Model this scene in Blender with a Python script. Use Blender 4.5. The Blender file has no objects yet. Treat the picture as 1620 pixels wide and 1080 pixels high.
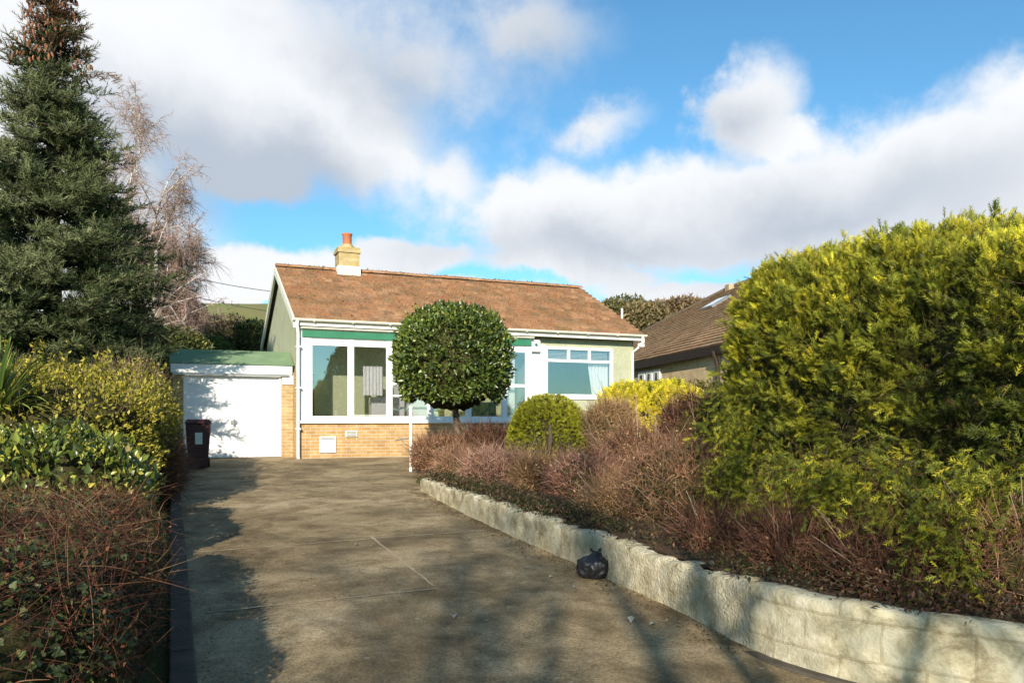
import bpy, math, random
import numpy as np
from mathutils import Vector, noise as mnoise
random.seed(7); rng = np.random.default_rng(7)
sc = bpy.context.scene
COL = sc.collection
R = math.radians
F = 1270.0; HZ = 665.0; CX = 810.0; CAMZ = 1.5
ANG = R(23.0)
U = np.array([math.cos(ANG), math.sin(ANG), 0.0]); Wd = np.array([-math.sin(ANG), math.cos(ANG), 0.0]); ZU = np.array([0, 0, 1.0])
O = np.array([-4.73, 17.5, 0.0])

def at(px, py, Y):
    return np.array([(px - CX) / F * Y, Y, CAMZ - (py - HZ) / F * Y])
def zd(y):                      # height of the drive
    return min(max(0.0464 * (y - 3.0), -0.35), 0.665)
def gp(px, py):                 # ground point on the drive seen at a pixel of the photo, used once to take the layout off it
    Y = 2082.0 / (py - 606.0)
    return np.array([(px - CX) / F * Y, Y, zd(Y)])
def hw(a, b, z=0.0):
    return O + U * a + Wd * b + ZU * z
def a_px(px, b=0.1):            # distance along the front wall
    k = (px - CX) / F
    p = O + Wd * b
    return (k * p[1] - p[0]) / (U[0] - k * U[1])

# ------------------------------------------------------------------ materials
def new_mat(name):
    m = bpy.data.materials.new(name); m.use_nodes = True
    nt = m.node_tree
    for n in list(nt.nodes): nt.nodes.remove(n)
    return m, nt
def N(nt, t, **kw):
    n = nt.nodes.new(t)
    for k, v in kw.items():
        if k in n.inputs.keys(): n.inputs[k].default_value = v
        else: setattr(n, k, v)
    return n
def ramp(nt, fac, stops):
    r = nt.nodes.new('ShaderNodeValToRGB')
    while len(r.color_ramp.elements) > 1: r.color_ramp.elements.remove(r.color_ramp.elements[0])
    r.color_ramp.elements[0].position = stops[0][0]; r.color_ramp.elements[0].color = (*stops[0][1], 1)
    for p, c in stops[1:]:
        e = r.color_ramp.elements.new(p); e.color = (*c, 1)
    nt.links.new(fac, r.inputs[0]); return r.outputs[0]
def bsdf_out(nt, base=None, rough=0.6, spec=0.3, bump=None, bstr=0.3, bdist=0.01, color=None, metal=0.0):
    b = nt.nodes.new('ShaderNodeBsdfPrincipled'); o = nt.nodes.new('ShaderNodeOutputMaterial')
    b.inputs['Roughness'].default_value = rough; b.inputs['Specular IOR Level'].default_value = spec
    b.inputs['Metallic'].default_value = metal
    if color is not None: b.inputs['Base Color'].default_value = (*color, 1)
    if base is not None: nt.links.new(base, b.inputs['Base Color'])
    if bump is not None:
        bp = nt.nodes.new('ShaderNodeBump'); bp.inputs['Strength'].default_value = bstr; bp.inputs['Distance'].default_value = bdist
        nt.links.new(bump, bp.inputs['Height']); nt.links.new(bp.outputs[0], b.inputs['Normal'])
    nt.links.new(b.outputs[0], o.inputs[0]); return b, o
def noise_n(nt, vec, scale, detail=5, rough=0.6, dist=0.0):
    n = nt.nodes.new('ShaderNodeTexNoise'); n.inputs['Scale'].default_value = scale
    n.inputs['Detail'].default_value = detail; n.inputs['Roughness'].default_value = rough; n.inputs['Distortion'].default_value = dist
    if vec is not None: nt.links.new(vec, n.inputs['Vector'])
    return n.outputs['Fac']
def mixc(nt, fac, a, b, mode='MIX'):
    m = nt.nodes.new('ShaderNodeMix'); m.data_type = 'RGBA'; m.blend_type = mode
    for s, v in ((m.inputs[0], fac), (m.inputs[6], a), (m.inputs[7], b)):
        if isinstance(v, (int, float)): s.default_value = v
        elif isinstance(v, tuple): s.default_value = (*v, 1)
        else: nt.links.new(v, s)
    return m.outputs[2]
def mth(nt, op, a, b=None, c=None):
    m = nt.nodes.new('ShaderNodeMath'); m.operation = op
    for i, v in enumerate((a, b, c)):
        if v is None: continue
        if isinstance(v, (int, float)): m.inputs[i].default_value = v
        else: nt.links.new(v, m.inputs[i])
    return m.outputs[0]
def objco(nt): return nt.nodes.new('ShaderNodeTexCoord').outputs['Object']

def mat_simple(name, c1, c2, scale=8, rough=0.6, spec=0.3, bstr=0.15, metal=0.0, bscale=None):
    m, nt = new_mat(name); co = objco(nt)
    f = noise_n(nt, co, scale, 6, 0.65)
    col = ramp(nt, f, [(0.3, c1), (0.7, c2)])
    bsdf_out(nt, col, rough, spec, noise_n(nt, co, bscale or scale * 6, 4), bstr, 0.005, metal=metal); return m
def mat_foliage(name, rough=0.5, spec=0.35, transl=0.3):
    m, nt = new_mat(name)
    at_ = nt.nodes.new('ShaderNodeAttribute'); at_.attribute_name = 'tint'
    b, o = bsdf_out(nt, at_.outputs['Color'], rough, spec)
    if transl > 0:
        t = nt.nodes.new('ShaderNodeBsdfTranslucent'); nt.links.new(at_.outputs['Color'], t.inputs['Color'])
        mx = nt.nodes.new('ShaderNodeMixShader'); mx.inputs[0].default_value = transl
        nt.links.new(b.outputs[0], mx.inputs[1]); nt.links.new(t.outputs[0], mx.inputs[2]); nt.links.new(mx.outputs[0], o.inputs[0])
    return m
MF = mat_foliage('leaf'); MFG = mat_foliage('glossy_leaf', 0.32, 0.5, 0.15); MTW = mat_foliage('twig', 0.8, 0.2, 0.0)
MNEED = mat_foliage('spruce_needle', 0.7, 0.12, 0.1); MCONE = mat_foliage('conifer_spray', 0.6, 0.25, 0.35)

def mat_tile(name, mossc=(0.13, 0.11, 0.035)):
    m, nt = new_mat(name); co = objco(nt)
    at_ = nt.nodes.new('ShaderNodeAttribute'); at_.attribute_name = 'tint'
    moss = ramp(nt, noise_n(nt, co, 1.3, 7, 0.7), [(0.5, (0, 0, 0)), (0.74, (0.5, 0.5, 0.5))])
    c = mixc(nt, moss, at_.outputs['Color'], mossc)
    sp = ramp(nt, noise_n(nt, co, 22, 4, 0.7), [(0.35, (0.62, 0.6, 0.58)), (0.65, (1.2, 1.2, 1.2))])
    c = mixc(nt, 1.0, c, sp, 'MULTIPLY')
    bsdf_out(nt, c, 0.85, 0.2, noise_n(nt, co, 40, 5), 0.5, 0.01); return m
M_TILE = mat_tile('weathered_roof_tile'); M_TILE2 = mat_tile('grey_brown_roof_tile', (0.12, 0.115, 0.04))

def mat_pebble(name, c1, c2):
    m, nt = new_mat(name); co = objco(nt)
    v = nt.nodes.new('ShaderNodeTexVoronoi'); v.inputs['Scale'].default_value = 70; nt.links.new(co, v.inputs['Vector'])
    f = ramp(nt, noise_n(nt, co, 2.5, 6, 0.6), [(0.3, c1), (0.7, c2)])
    peb = ramp(nt, v.outputs['Distance'], [(0.0, (1.1, 1.1, 1.1)), (0.7, (0.65, 0.65, 0.65))])
    c = mixc(nt, 1.0, f, peb, 'MULTIPLY')
    bsdf_out(nt, c, 0.9, 0.15, v.outputs['Distance'], 0.7, 0.02); return m
M_PEB = mat_pebble('pale_green_pebbledash', (0.52, 0.54, 0.36), (0.63, 0.645, 0.46))
M_PEB2 = mat_pebble('cream_render', (0.52, 0.42, 0.25), (0.6, 0.5, 0.32))

def mat_brick(name, c1, c2, mortar):
    m, nt = new_mat(name); co = objco(nt)
    s = nt.nodes.new('ShaderNodeSeparateXYZ'); nt.links.new(co, s.inputs[0])
    cb = nt.nodes.new('ShaderNodeCombineXYZ'); nt.links.new(mth(nt, 'ADD', s.outputs[0], s.outputs[1]), cb.inputs[0]); nt.links.new(s.outputs[2], cb.inputs[1])
    b = nt.nodes.new('ShaderNodeTexBrick'); b.inputs['Scale'].default_value = 1.0
    b.inputs['Brick Width'].default_value = 0.225; b.inputs['Row Height'].default_value = 0.075
    b.inputs['Mortar Size'].default_value = 0.009; b.inputs['Bias'].default_value = -0.1
    b.inputs['Color1'].default_value = (*c1, 1); b.inputs['Color2'].default_value = (*c2, 1); b.inputs['Mortar'].default_value = (*mortar, 1)
    nt.links.new(cb.outputs[0], b.inputs['Vector'])
    c = mixc(nt, 1.0, b.outputs['Color'], ramp(nt, noise_n(nt, co, 5, 6), [(0.3, (0.75, 0.72, 0.7)), (0.7, (1.12, 1.12, 1.1))]), 'MULTIPLY')
    inv = mth(nt, 'SUBTRACT', 1.0, b.outputs['Fac'])
    bsdf_out(nt, c, 0.85, 0.2, inv, 0.6, 0.008); return m
M_BRICK = mat_brick('yellow_brown_brick', (0.42, 0.25, 0.10), (0.52, 0.34, 0.15), (0.5, 0.42, 0.3))
M_BRICK2 = mat_brick('buff_brick', (0.40, 0.27, 0.12), (0.5, 0.36, 0.18), (0.5, 0.42, 0.3))
M_CHBRICK = mat_brick('cream_chimney_brick', (0.42, 0.31, 0.12), (0.5, 0.4, 0.2), (0.42, 0.36, 0.25))

M_WHITE = mat_simple('white_paint', (0.74, 0.74, 0.72), (0.82, 0.82, 0.8), 3, 0.4, 0.4, 0.05)
M_CREAMW = mat_simple('cream_paint', (0.66, 0.64, 0.55), (0.76, 0.74, 0.66), 4, 0.5, 0.35, 0.08)
M_GREENP = mat_simple('green_paint', (0.03, 0.16, 0.085), (0.045, 0.2, 0.11), 4, 0.5, 0.3, 0.05)
M_FELT = mat_simple('green_mineral_felt', (0.14, 0.22, 0.12), (0.21, 0.29, 0.17), 3, 0.9, 0.1, 0.4, bscale=120)
M_DARKB = mat_simple('dark_board', (0.02, 0.013, 0.01), (0.035, 0.022, 0.016), 5, 0.6, 0.3)
M_BARK = mat_simple('bark', (0.05, 0.037, 0.027), (0.11, 0.085, 0.06), 9, 0.9, 0.1, 0.8, bscale=25)
M_CORE = mat_simple('twig_shade', (0.03, 0.03, 0.012), (0.07, 0.06, 0.025), 14, 0.95, 0.05, 1.0, bscale=40)  # dark brown for inner twigs, with the shade inside the foliage coloured in
M_POT = mat_simple('terracotta', (0.36, 0.12, 0.06), (0.45, 0.17, 0.09), 7, 0.8, 0.2)
M_BIN = mat_simple('maroon_plastic', (0.05, 0.012, 0.012), (0.065, 0.018, 0.016), 6, 0.45, 0.4, 0.05)
M_BAG = mat_simple('black_plastic', (0.008, 0.008, 0.01), (0.014, 0.014, 0.017), 8, 0.45, 0.5, 0.6, bscale=18)
M_RUB = mat_simple('black_rubber', (0.01, 0.01, 0.01), (0.02, 0.02, 0.02), 8, 0.8, 0.2)
M_CURT = mat_simple('white_cloth', (0.75, 0.75, 0.74), (0.85, 0.85, 0.84), 8, 0.9, 0.1)
M_INTG = mat_simple('pale_green_plaster', (0.66, 0.7, 0.44), (0.7, 0.74, 0.48), 3, 0.9, 0.1)
M_INTD = mat_simple('grey_plaster', (0.25, 0.27, 0.3), (0.3, 0.32, 0.35), 3, 0.9, 0.1)
M_TEAL = mat_simple('teal_cloth', (0.02, 0.25, 0.24), (0.04, 0.35, 0.33), 5, 0.8, 0.1)
M_FLOOR = mat_simple('room_floor', (0.2, 0.15, 0.1), (0.28, 0.2, 0.13), 4, 0.7, 0.2)
M_METAL = mat_simple('grey_metal', (0.3, 0.3, 0.3), (0.4, 0.4, 0.4), 8, 0.4, 0.5, 0.05, metal=0.8)
M_SOIL = mat_simple('soil', (0.045, 0.03, 0.018), (0.1, 0.065, 0.04), 7, 0.95, 0.1, 1.0, bscale=30)
M_WIRE = mat_simple('wire', (0.06, 0.06, 0.065), (0.09, 0.09, 0.09), 3, 0.6, 0.2)

def mat_garage():
    m, nt = new_mat('white_ribbed_door'); co = objco(nt)
    bsdf_out(nt, ramp(nt, noise_n(nt, co, 2, 5), [(0.3, (0.76, 0.76, 0.75)), (0.7, (0.83, 0.83, 0.82))]), 0.4, 0.4); return m
M_GDOOR = mat_garage()

def mat_glass():
    m, nt = new_mat('window_glass')
    tr = nt.nodes.new('ShaderNodeBsdfTransparent'); tr.inputs[0].default_value = (0.97, 0.975, 0.98, 1)
    gl = nt.nodes.new('ShaderNodeBsdfGlossy'); gl.inputs['Roughness'].default_value = 0.02; gl.inputs['Color'].default_value = (0.9, 0.95, 1, 1)
    fr = nt.nodes.new('ShaderNodeFresnel'); fr.inputs[0].default_value = 1.6
    mx = nt.nodes.new('ShaderNodeMixShader'); o = nt.nodes.new('ShaderNodeOutputMaterial')
    f = mth(nt, 'MULTIPLY_ADD', fr.outputs[0], 1.5, 0.13)
    nt.links.new(f, mx.inputs[0]); nt.links.new(tr.outputs[0], mx.inputs[1]); nt.links.new(gl.outputs[0], mx.inputs[2]); nt.links.new(mx.outputs[0], o.inputs[0])
    return m
M_GLASS = mat_glass()

def mat_drive():
    m, nt = new_mat('stained_concrete_drive'); co = objco(nt)
    s = nt.nodes.new('ShaderNodeSeparateXYZ'); nt.links.new(co, s.inputs[0])
    big = noise_n(nt, co, 0.55, 7, 0.62, 0.6)
    c = ramp(nt, big, [(0.32, (0.12, 0.088, 0.048)), (0.43, (0.21, 0.158, 0.088)), (0.56, (0.33, 0.255, 0.15)), (0.68, (0.43, 0.345, 0.22))])
    st = ramp(nt, noise_n(nt, co, 2.3, 8, 0.7, 0.4), [(0.36, (0.45, 0.4, 0.33)), (0.58, (1.15, 1.14, 1.1))])
    c = mixc(nt, 0.85, c, st, 'MULTIPLY')
    moss = ramp(nt, noise_n(nt, co, 1.1, 8, 0.72), [(0.55, (0, 0, 0)), (0.7, (0.6, 0.6, 0.6))])
    c = mixc(nt, moss, c, (0.15, 0.105, 0.035))
    gr = ramp(nt, noise_n(nt, co, 55, 4, 0.8), [(0.33, (0.45, 0.44, 0.42)), (0.67, (1.5, 1.5, 1.48))])
    c = mixc(nt, 0.9, c, gr, 'MULTIPLY')
    # pale flecks of grit and lichen
    v = nt.nodes.new('ShaderNodeTexVoronoi'); v.inputs['Scale'].default_value = 7; v.inputs['Randomness'].default_value = 1; nt.links.new(co, v.inputs['Vector'])
    fl = mth(nt, 'MULTIPLY', mth(nt, 'LESS_THAN', v.outputs['Distance'], 0.13), mth(nt, 'GREATER_THAN', noise_n(nt, co, 1.7, 3), 0.56))
    c = mixc(nt, mth(nt, 'MULTIPLY', fl, 0.5), c, (0.42, 0.38, 0.3))
    hgt = mth(nt, 'ADD', noise_n(nt, co, 60, 5, 0.7), mth(nt, 'MULTIPLY', noise_n(nt, co, 4, 4), 1.5))
    bsdf_out(nt, c, 0.88, 0.25, hgt, 0.45, 0.012); return m
M_DRIVE = mat_drive()
M_JOINT = mat_simple('mossy_joint', (0.28, 0.22, 0.13), (0.46, 0.39, 0.27), 6, 0.95, 0.1, 0.8, bscale=30)
def mat_stone():
    m, nt = new_mat('pale_limewashed_stone'); co = objco(nt)
    c = ramp(nt, noise_n(nt, co, 3.2, 8, 0.7, 0.3), [(0.3, (0.3, 0.25, 0.15)), (0.45, (0.5, 0.44, 0.3)), (0.65, (0.66, 0.6, 0.45))])
    d = ramp(nt, noise_n(nt, co, 9, 6, 0.7), [(0.35, (0.6, 0.58, 0.5)), (0.6, (1.08, 1.07, 1.05))])
    c = mixc(nt, 0.8, c, d, 'MULTIPLY')
    h = mth(nt, 'ADD', noise_n(nt, co, 14, 6, 0.7), noise_n(nt, co, 50, 3))
    bsdf_out(nt, c, 0.92, 0.15, h, 0.8, 0.03); return m
M_STONE = mat_stone()
def mat_blocks():
    m, nt = new_mat('pale_block_wall'); co = nt.nodes.new('ShaderNodeTexCoord').outputs['UV']; oc = objco(nt)
    b = nt.nodes.new('ShaderNodeTexBrick'); b.inputs['Scale'].default_value = 1
    b.inputs['Brick Width'].default_value = 0.44; b.inputs['Row Height'].default_value = 0.215; b.inputs['Mortar Size'].default_value = 0.008
    b.inputs['Color1'].default_value = (0.56, 0.52, 0.40, 1); b.inputs['Color2'].default_value = (0.6, 0.56, 0.44, 1); b.inputs['Mortar'].default_value = (0.46, 0.41, 0.3, 1)
    jt = nt.nodes.new('ShaderNodeVectorMath'); jt.operation = 'MULTIPLY_ADD'; jn = nt.nodes.new('ShaderNodeTexNoise'); jn.inputs['Scale'].default_value = 9; nt.links.new(oc, jn.inputs['Vector']); nt.links.new(jn.outputs['Color'], jt.inputs[0]); jt.inputs[1].default_value = (.03, .03, 0); nt.links.new(co, jt.inputs[2]); nt.links.new(jt.outputs[0], b.inputs['Vector'])
    d = ramp(nt, noise_n(nt, oc, 4.5, 8, 0.72, 0.5), [(0.36, (0.3, 0.27, 0.19)), (0.5, (0.72, 0.69, 0.58)), (0.65, (1.05, 1.04, 1.0))])
    c = mixc(nt, 0.9, b.outputs['Color'], d, 'MULTIPLY')
    h = mth(nt, 'ADD', mth(nt, 'MULTIPLY', b.outputs['Fac'], -.55), noise_n(nt, oc, 30, 5, 0.7))
    bsdf_out(nt, c, 0.9, 0.15, h, 0.7, 0.015); return m
M_BLOCK = mat_blocks()
def mat_ground(name, stops, s=0.4):
    m, nt = new_mat(name); co = objco(nt)
    c = ramp(nt, noise_n(nt, co, s, 9, 0.7), stops)
    bsdf_out(nt, c, 0.95, 0.1, noise_n(nt, co, s * 20, 6), 0.8, 0.05); return m
M_GROUND = mat_ground('rough_grass', [(0.3, (0.05, 0.06, 0.02)), (0.55, (0.1, 0.11, 0.035)), (0.75, (0.14, 0.11, 0.05))])
M_HILL = mat_ground('hill_pasture', [(0.3, (0.1, 0.12, 0.035)), (0.5, (0.17, 0.2, 0.06)), (0.7, (0.2, 0.17, 0.08))], 0.05)

# ------------------------------------------------------------------ object helpers
def tag(o, label=None, cat=None, group=None, kind=None):
    if label: o['label'] = label
    if cat: o['category'] = cat
    if group: o['group'] = group
    if kind: o['kind'] = kind
    return o
def empty(name, loc, rz=0.0):
    e = bpy.data.objects.new(name, None); COL.objects.link(e); e.location = tuple(loc); e.rotation_euler = (0, 0, rz); e.empty_display_size = 0.2
    return e
class MB:
    def __init__(s): s.v = []; s.f = []; s.c = []; s.uv = {}
    def add(s, vs, fs, col=None):
        k = len(s.v); s.v += [tuple(v) for v in vs]; s.f += [tuple(i + k for i in f) for f in fs]
        s.c += [col or (1, 1, 1)] * len(vs); return k
    def box(s, x0, x1, y0, y1, z0, z1, col=None):
        s.add([(x0, y0, z0), (x1, y0, z0), (x1, y1, z0), (x0, y1, z0), (x0, y0, z1), (x1, y0, z1), (x1, y1, z1), (x0, y1, z1)],
              [(0, 3, 2, 1), (4, 5, 6, 7), (0, 1, 5, 4), (1, 2, 6, 5), (2, 3, 7, 6), (3, 0, 4, 7)], col)
    def prism(s, poly, d, col=None):
        """closed polygon of 3D points extruded by vector d"""
        n = len(poly); p = [np.array(q, float) for q in poly]; d = np.array(d, float)
        s.add([tuple(q) for q in p] + [tuple(q + d) for q in p],
              [tuple(range(n))[::-1], tuple(range(n, 2 * n))] + [(i, (i + 1) % n, n + (i + 1) % n, n + i) for i in range(n)], col)
    def tube(s, pts, rad, n=8, col=None, cap=True):
        pts = [Vector(tuple(p)) for p in pts]
        if not hasattr(rad, '__len__'): rad = [rad] * len(pts)
        k0 = len(s.v); ref = None
        for i, p in enumerate(pts):
            t = (pts[min(i + 1, len(pts) - 1)] - pts[max(i - 1, 0)]).normalized()
            if ref is None: ref = t.orthogonal().normalized()
            ref = (ref - t * ref.dot(t)).normalized(); b = t.cross(ref)
            for j in range(n):
                a = 2 * math.pi * j / n
                s.v.append(tuple(p + (ref * math.cos(a) + b * math.sin(a)) * rad[i])); s.c.append(col or (1, 1, 1))
        for i in range(len(pts) - 1):
            for j in range(n):
                a = k0 + i * n + j; b_ = k0 + i * n + (j + 1) % n
                s.f.append((a, b_, b_ + n, a + n))
        if cap:
            s.f.append(tuple(range(k0, k0 + n))[::-1]); s.f.append(tuple(range(k0 + (len(pts) - 1) * n, k0 + len(pts) * n)))
    def lathe(s, prof, c, n=24, col=None):
        k0 = len(s.v)
        for r, z in prof:
            for j in range(n):
                a = 2 * math.pi * j / n; s.v.append((c[0] + r * math.cos(a), c[1] + r * math.sin(a), c[2] + z)); s.c.append(col or (1, 1, 1))
        for i in range(len(prof) - 1):
            for j in range(n):
                a = k0 + i * n + j; b = k0 + i * n + (j + 1) % n; s.f.append((a, b, b + n, a + n))
        s.f.append(tuple(range(k0, k0 + n))[::-1]); s.f.append(tuple(range(k0 + (len(prof) - 1) * n, k0 + len(prof) * n)))
    def build(s, name, mat, parent=None, smooth=False, bevel=0.0, tint=False):
        me = bpy.data.meshes.new(name); me.from_pydata(s.v, [], s.f); me.update()
        o = bpy.data.objects.new(name, me); COL.objects.link(o)
        if mat: me.materials.append(mat)
        if smooth: me.polygons.foreach_set('use_smooth', [True] * len(me.polygons))
        if tint:
            a = me.color_attributes.new('tint', 'FLOAT_COLOR', 'POINT')
            a.data.foreach_set('color', np.c_[np.array(s.c, float), np.ones(len(s.c))].ravel())
        if parent: o.parent = parent
        if bevel > 0:
            b = o.modifiers.new('edge', 'BEVEL'); b.width = bevel; b.segments = 2; b.limit_method = 'ANGLE'
        return o

def np_mesh(name, V, Fc, C=None, mat=None, parent=None, smooth=False):
    """V (n,3); Fc list of (m,k) int arrays; C (n,3)"""
    me = bpy.data.meshes.new(name)
    nl = sum(f.size for f in Fc); npoly = sum(len(f) for f in Fc)
    me.vertices.add(len(V)); me.loops.add(nl); me.polygons.add(npoly)
    me.vertices.foreach_set('co', np.ascontiguousarray(V, dtype=np.float32).ravel())
    me.loops.foreach_set('vertex_index', np.concatenate([f.ravel() for f in Fc]).astype(np.int32))
    starts = []; k = 0
    for f in Fc:
        starts.append(k + np.arange(len(f)) * f.shape[1]); k += f.size
    me.polygons.foreach_set('loop_start', np.concatenate(starts).astype(np.int32))
    if smooth: me.polygons.foreach_set('use_smooth', np.ones(npoly, dtype=bool))
    me.update(calc_edges=True)
    if C is not None:
        a = me.color_attributes.new('tint', 'FLOAT_COLOR', 'POINT')
        a.data.foreach_set('color', np.c_[C, np.ones(len(C))].astype(np.float32).ravel())
    o = bpy.data.objects.new(name, me); COL.objects.link(o)
    if mat: me.materials.append(mat)
    if parent: o.parent = parent
    return o

# ------------------------------------------------------------------ foliage toolkit
class Fol:
    def __init__(s): s.V = []; s.C = []; s.F3 = []; s.F4 = []; s.n = 0
    def add(s, V, C, f3=None, f4=None):
        if f3 is not None and len(f3): s.F3.append(f3 + s.n)
        if f4 is not None and len(f4): s.F4.append(f4 + s.n)
        s.V.append(V); s.C.append(C); s.n += len(V)
    def build(s, name, mat, parent=None, origin=None, smooth=False):
        V = np.concatenate(s.V); C = np.concatenate(s.C)
        if origin is not None: V = V - np.array(origin)
        Fc = []
        if s.F3: Fc.append(np.concatenate(s.F3))
        if s.F4: Fc.append(np.concatenate(s.F4))
        return np_mesh(name, V, Fc, np.clip(C, 0, 1), mat, parent, smooth)
def norm(v): return v / np.maximum(np.linalg.norm(v, axis=-1, keepdims=True), 1e-9)
def instance(fol, tmpl, P, D, Nn, S, C1, C2=None):
    """tmpl=(verts(k,3) side/along/normal, t(k) blend, tris, quads)"""
    tv, tt, f3, f4 = tmpl; n = len(P); k = len(tv)
    D = norm(D); X = norm(np.cross(D, Nn)); Z = np.cross(X, D)
    S = np.asarray(S).reshape(-1, 1, 1) if np.ndim(S) else np.full((n, 1, 1), S)
    V = P[:, None, :] + S * (tv[None, :, 0:1] * X[:, None, :] + tv[None, :, 1:2] * D[:, None, :] + tv[None, :, 2:3] * Z[:, None, :])
    if C2 is None: C2 = C1
    C = C1[:, None, :] * (1 - tt[None, :, None]) + C2[:, None, :] * tt[None, :, None]
    off = (np.arange(n) * k)[:, None, None]
    F3 = (f3[None] + off).reshape(-1, 3) if len(f3) else None
    F4 = (f4[None] + off).reshape(-1, 4) if len(f4) else None
    fol.add(V.reshape(-1, 3), C.reshape(-1, 3), F3, F4)
E3 = np.zeros((0, 3), int); E4 = np.zeros((0, 4), int)
def t_leaf(w=0.5, fold=0.12):
    v = np.array([(0, 0, 0), (-w / 2, .45, fold), (0, .5, 0), (w / 2, .45, fold), (0, 1, -.08)])
    return v, np.array([0, .5, .5, .5, 1.]), np.array([(0, 2, 1), (0, 3, 2), (1, 2, 4), (2, 3, 4)]), E4
def t_ivy():
    v = np.array([(0, .1, 0), (-.35, -.02, .06), (-.5, .3, .08), (-.3, .5, .04), (-.2, .75, .02), (0, 1, -.1), (.2, .75, .02), (.3, .5, .04), (.5, .3, .08), (.35, -.02, .06), (0, .45, -.03)])
    f = [(10, i, (i + 1) if i < 9 else 0) for i in range(10)]
    return v, np.array([.2] + [.6] * 9 + [.1]), np.array(f), E4
def t_spray(nl=6, spread=.36, droop=.18, w=.07):
    v = []; t = []; f = []
    def tri(a, b, wd, z0, z1, t0, t1):
        a = np.array(a); b = np.array(b); d = b - a; p = np.array([-d[1], d[0]]) / max(np.hypot(*d), 1e-6) * wd
        k = len(v); v.extend([(a[0] + p[0] * .5, a[1] + p[1] * .5, z0), (a[0] - p[0] * .5, a[1] - p[1] * .5, z0), ((a + b)[0] / 2 - p[0] * .6, (a + b)[1] / 2 - p[1] * .6, (z0 + z1) / 2), (b[0], b[1], z1), ((a + b)[0] / 2 + p[0] * .6, (a + b)[1] / 2 + p[1] * .6, (z0 + z1) / 2)])
        t.extend([t0, t0, (t0 + t1) / 2, t1, (t0 + t1) / 2]); f.extend([(k, k + 1, k + 2), (k, k + 2, k + 4), (k + 4, k + 2, k + 3)])
    tri((0, 0), (0, 1), w, 0, -droop, 0, 1)
    for i in range(nl):
        y = .12 + .75 * i / (nl - 1)
        for s in (-1, 1):
            L = spread * (1.15 - .75 * abs(y - .35))
            tri((0, y), (s * L * .75, y + L * .62), w * 1.05, -droop * y * y, -droop * (y + .4) ** 2 * .8 + .03, .1 + y * .6, .5 + .5 * y)
    return np.array(v), np.clip(np.array(t), 0, 1), np.array(f), E4
def t_tuft(n=11, L=.3):
    """a length of spruce twig with needles all round"""
    v = []; t = []; f = []
    r = random.Random(3)
    for i in range(n):
        y = i / n; a = i * 2.4; L_ = L * (1 - .35 * y)
        dx, dz = math.cos(a) * L_, math.sin(a) * L_
        px, pz = -math.sin(a) * .035, math.cos(a) * .035
        k = len(v); v += [(px, y, pz), (-px, y, -pz), (dx, y + .28, dz)]; t += [0, 0, 1]; f.append((k, k + 1, k + 2))
    k = len(v); v += [(.03, 0, 0), (-.03, 0, 0), (0, 1.15, 0)]; t += [0, 0, 1]; f.append((k, k + 1, k + 2))
    k = len(v); v += [(0, 0, .03), (0, 0, -.03), (0, 1.15, 0)]; t += [0, 0, 1]; f.append((k, k + 1, k + 2))
    return np.array(v), np.array(t, float), np.array(f), E4
T_LEAF = t_leaf(); T_NARROW = t_leaf(.3, .06); T_IVY = t_ivy(); T_SPRAY = t_spray(); T_TUFT = t_tuft(); T_SPR2 = t_spray(4, .42, .1, .1)

def twigs(fol, P, D, L, r, C, bend=.35, seg=3, grav=0.0):
    """thin tapering crossed ribbons"""
    n = len(P); D = norm(D); B = norm(rng.normal(size=(n, 3))) * bend; L = np.broadcast_to(np.asarray(L, float), (n,)); r = np.broadcast_to(np.asarray(r, float), (n,))
    S = norm(np.cross(D, rng.normal(size=(n, 3)))); S2 = np.cross(D, S)
    rows = []
    for i in range(seg + 1):
        t = i / seg
        c = P + (D * t + B * t * t + np.array([0, 0, -1.0]) * grav * t * t) * L[:, None]
        w = (r * (1 - .75 * t))[:, None]
        rows.append((c + S * w, c - S * .5 * w + S2 * .87 * w, c - S * .5 * w - S2 * .87 * w))
    V = np.stack([x for row in rows for x in row], 1)      # n, 3(seg+1), 3
    k = 3 * (seg + 1); f = []
    for i in range(seg):
        for j in range(3):
            a = i * 3 + j; b = i * 3 + (j + 1) % 3; f.append((a, b, b + 3, a + 3))
    f = np.array(f); F4 = (f[None] + (np.arange(n) * k)[:, None, None]).reshape(-1, 4)
    fol.add(V.reshape(-1, 3), np.repeat(C, k, 0), None, F4)
    return P + (D + B + np.array([0, 0, -1.0]) * grav) * L[:, None], norm(D + 2 * B)
_K = [(rng.normal(size=3) * s, rng.uniform(0, 6.28), 1 / (1 + .35 * i)) for i, s in enumerate([.9, 1.3, 1.9, 2.7, 3.6, 5, 7])]
def wob(P, freq=1.0):
    return sum(w * np.sin(P @ (k * freq) + ph) for k, ph, w in _K) / 2.6
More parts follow.
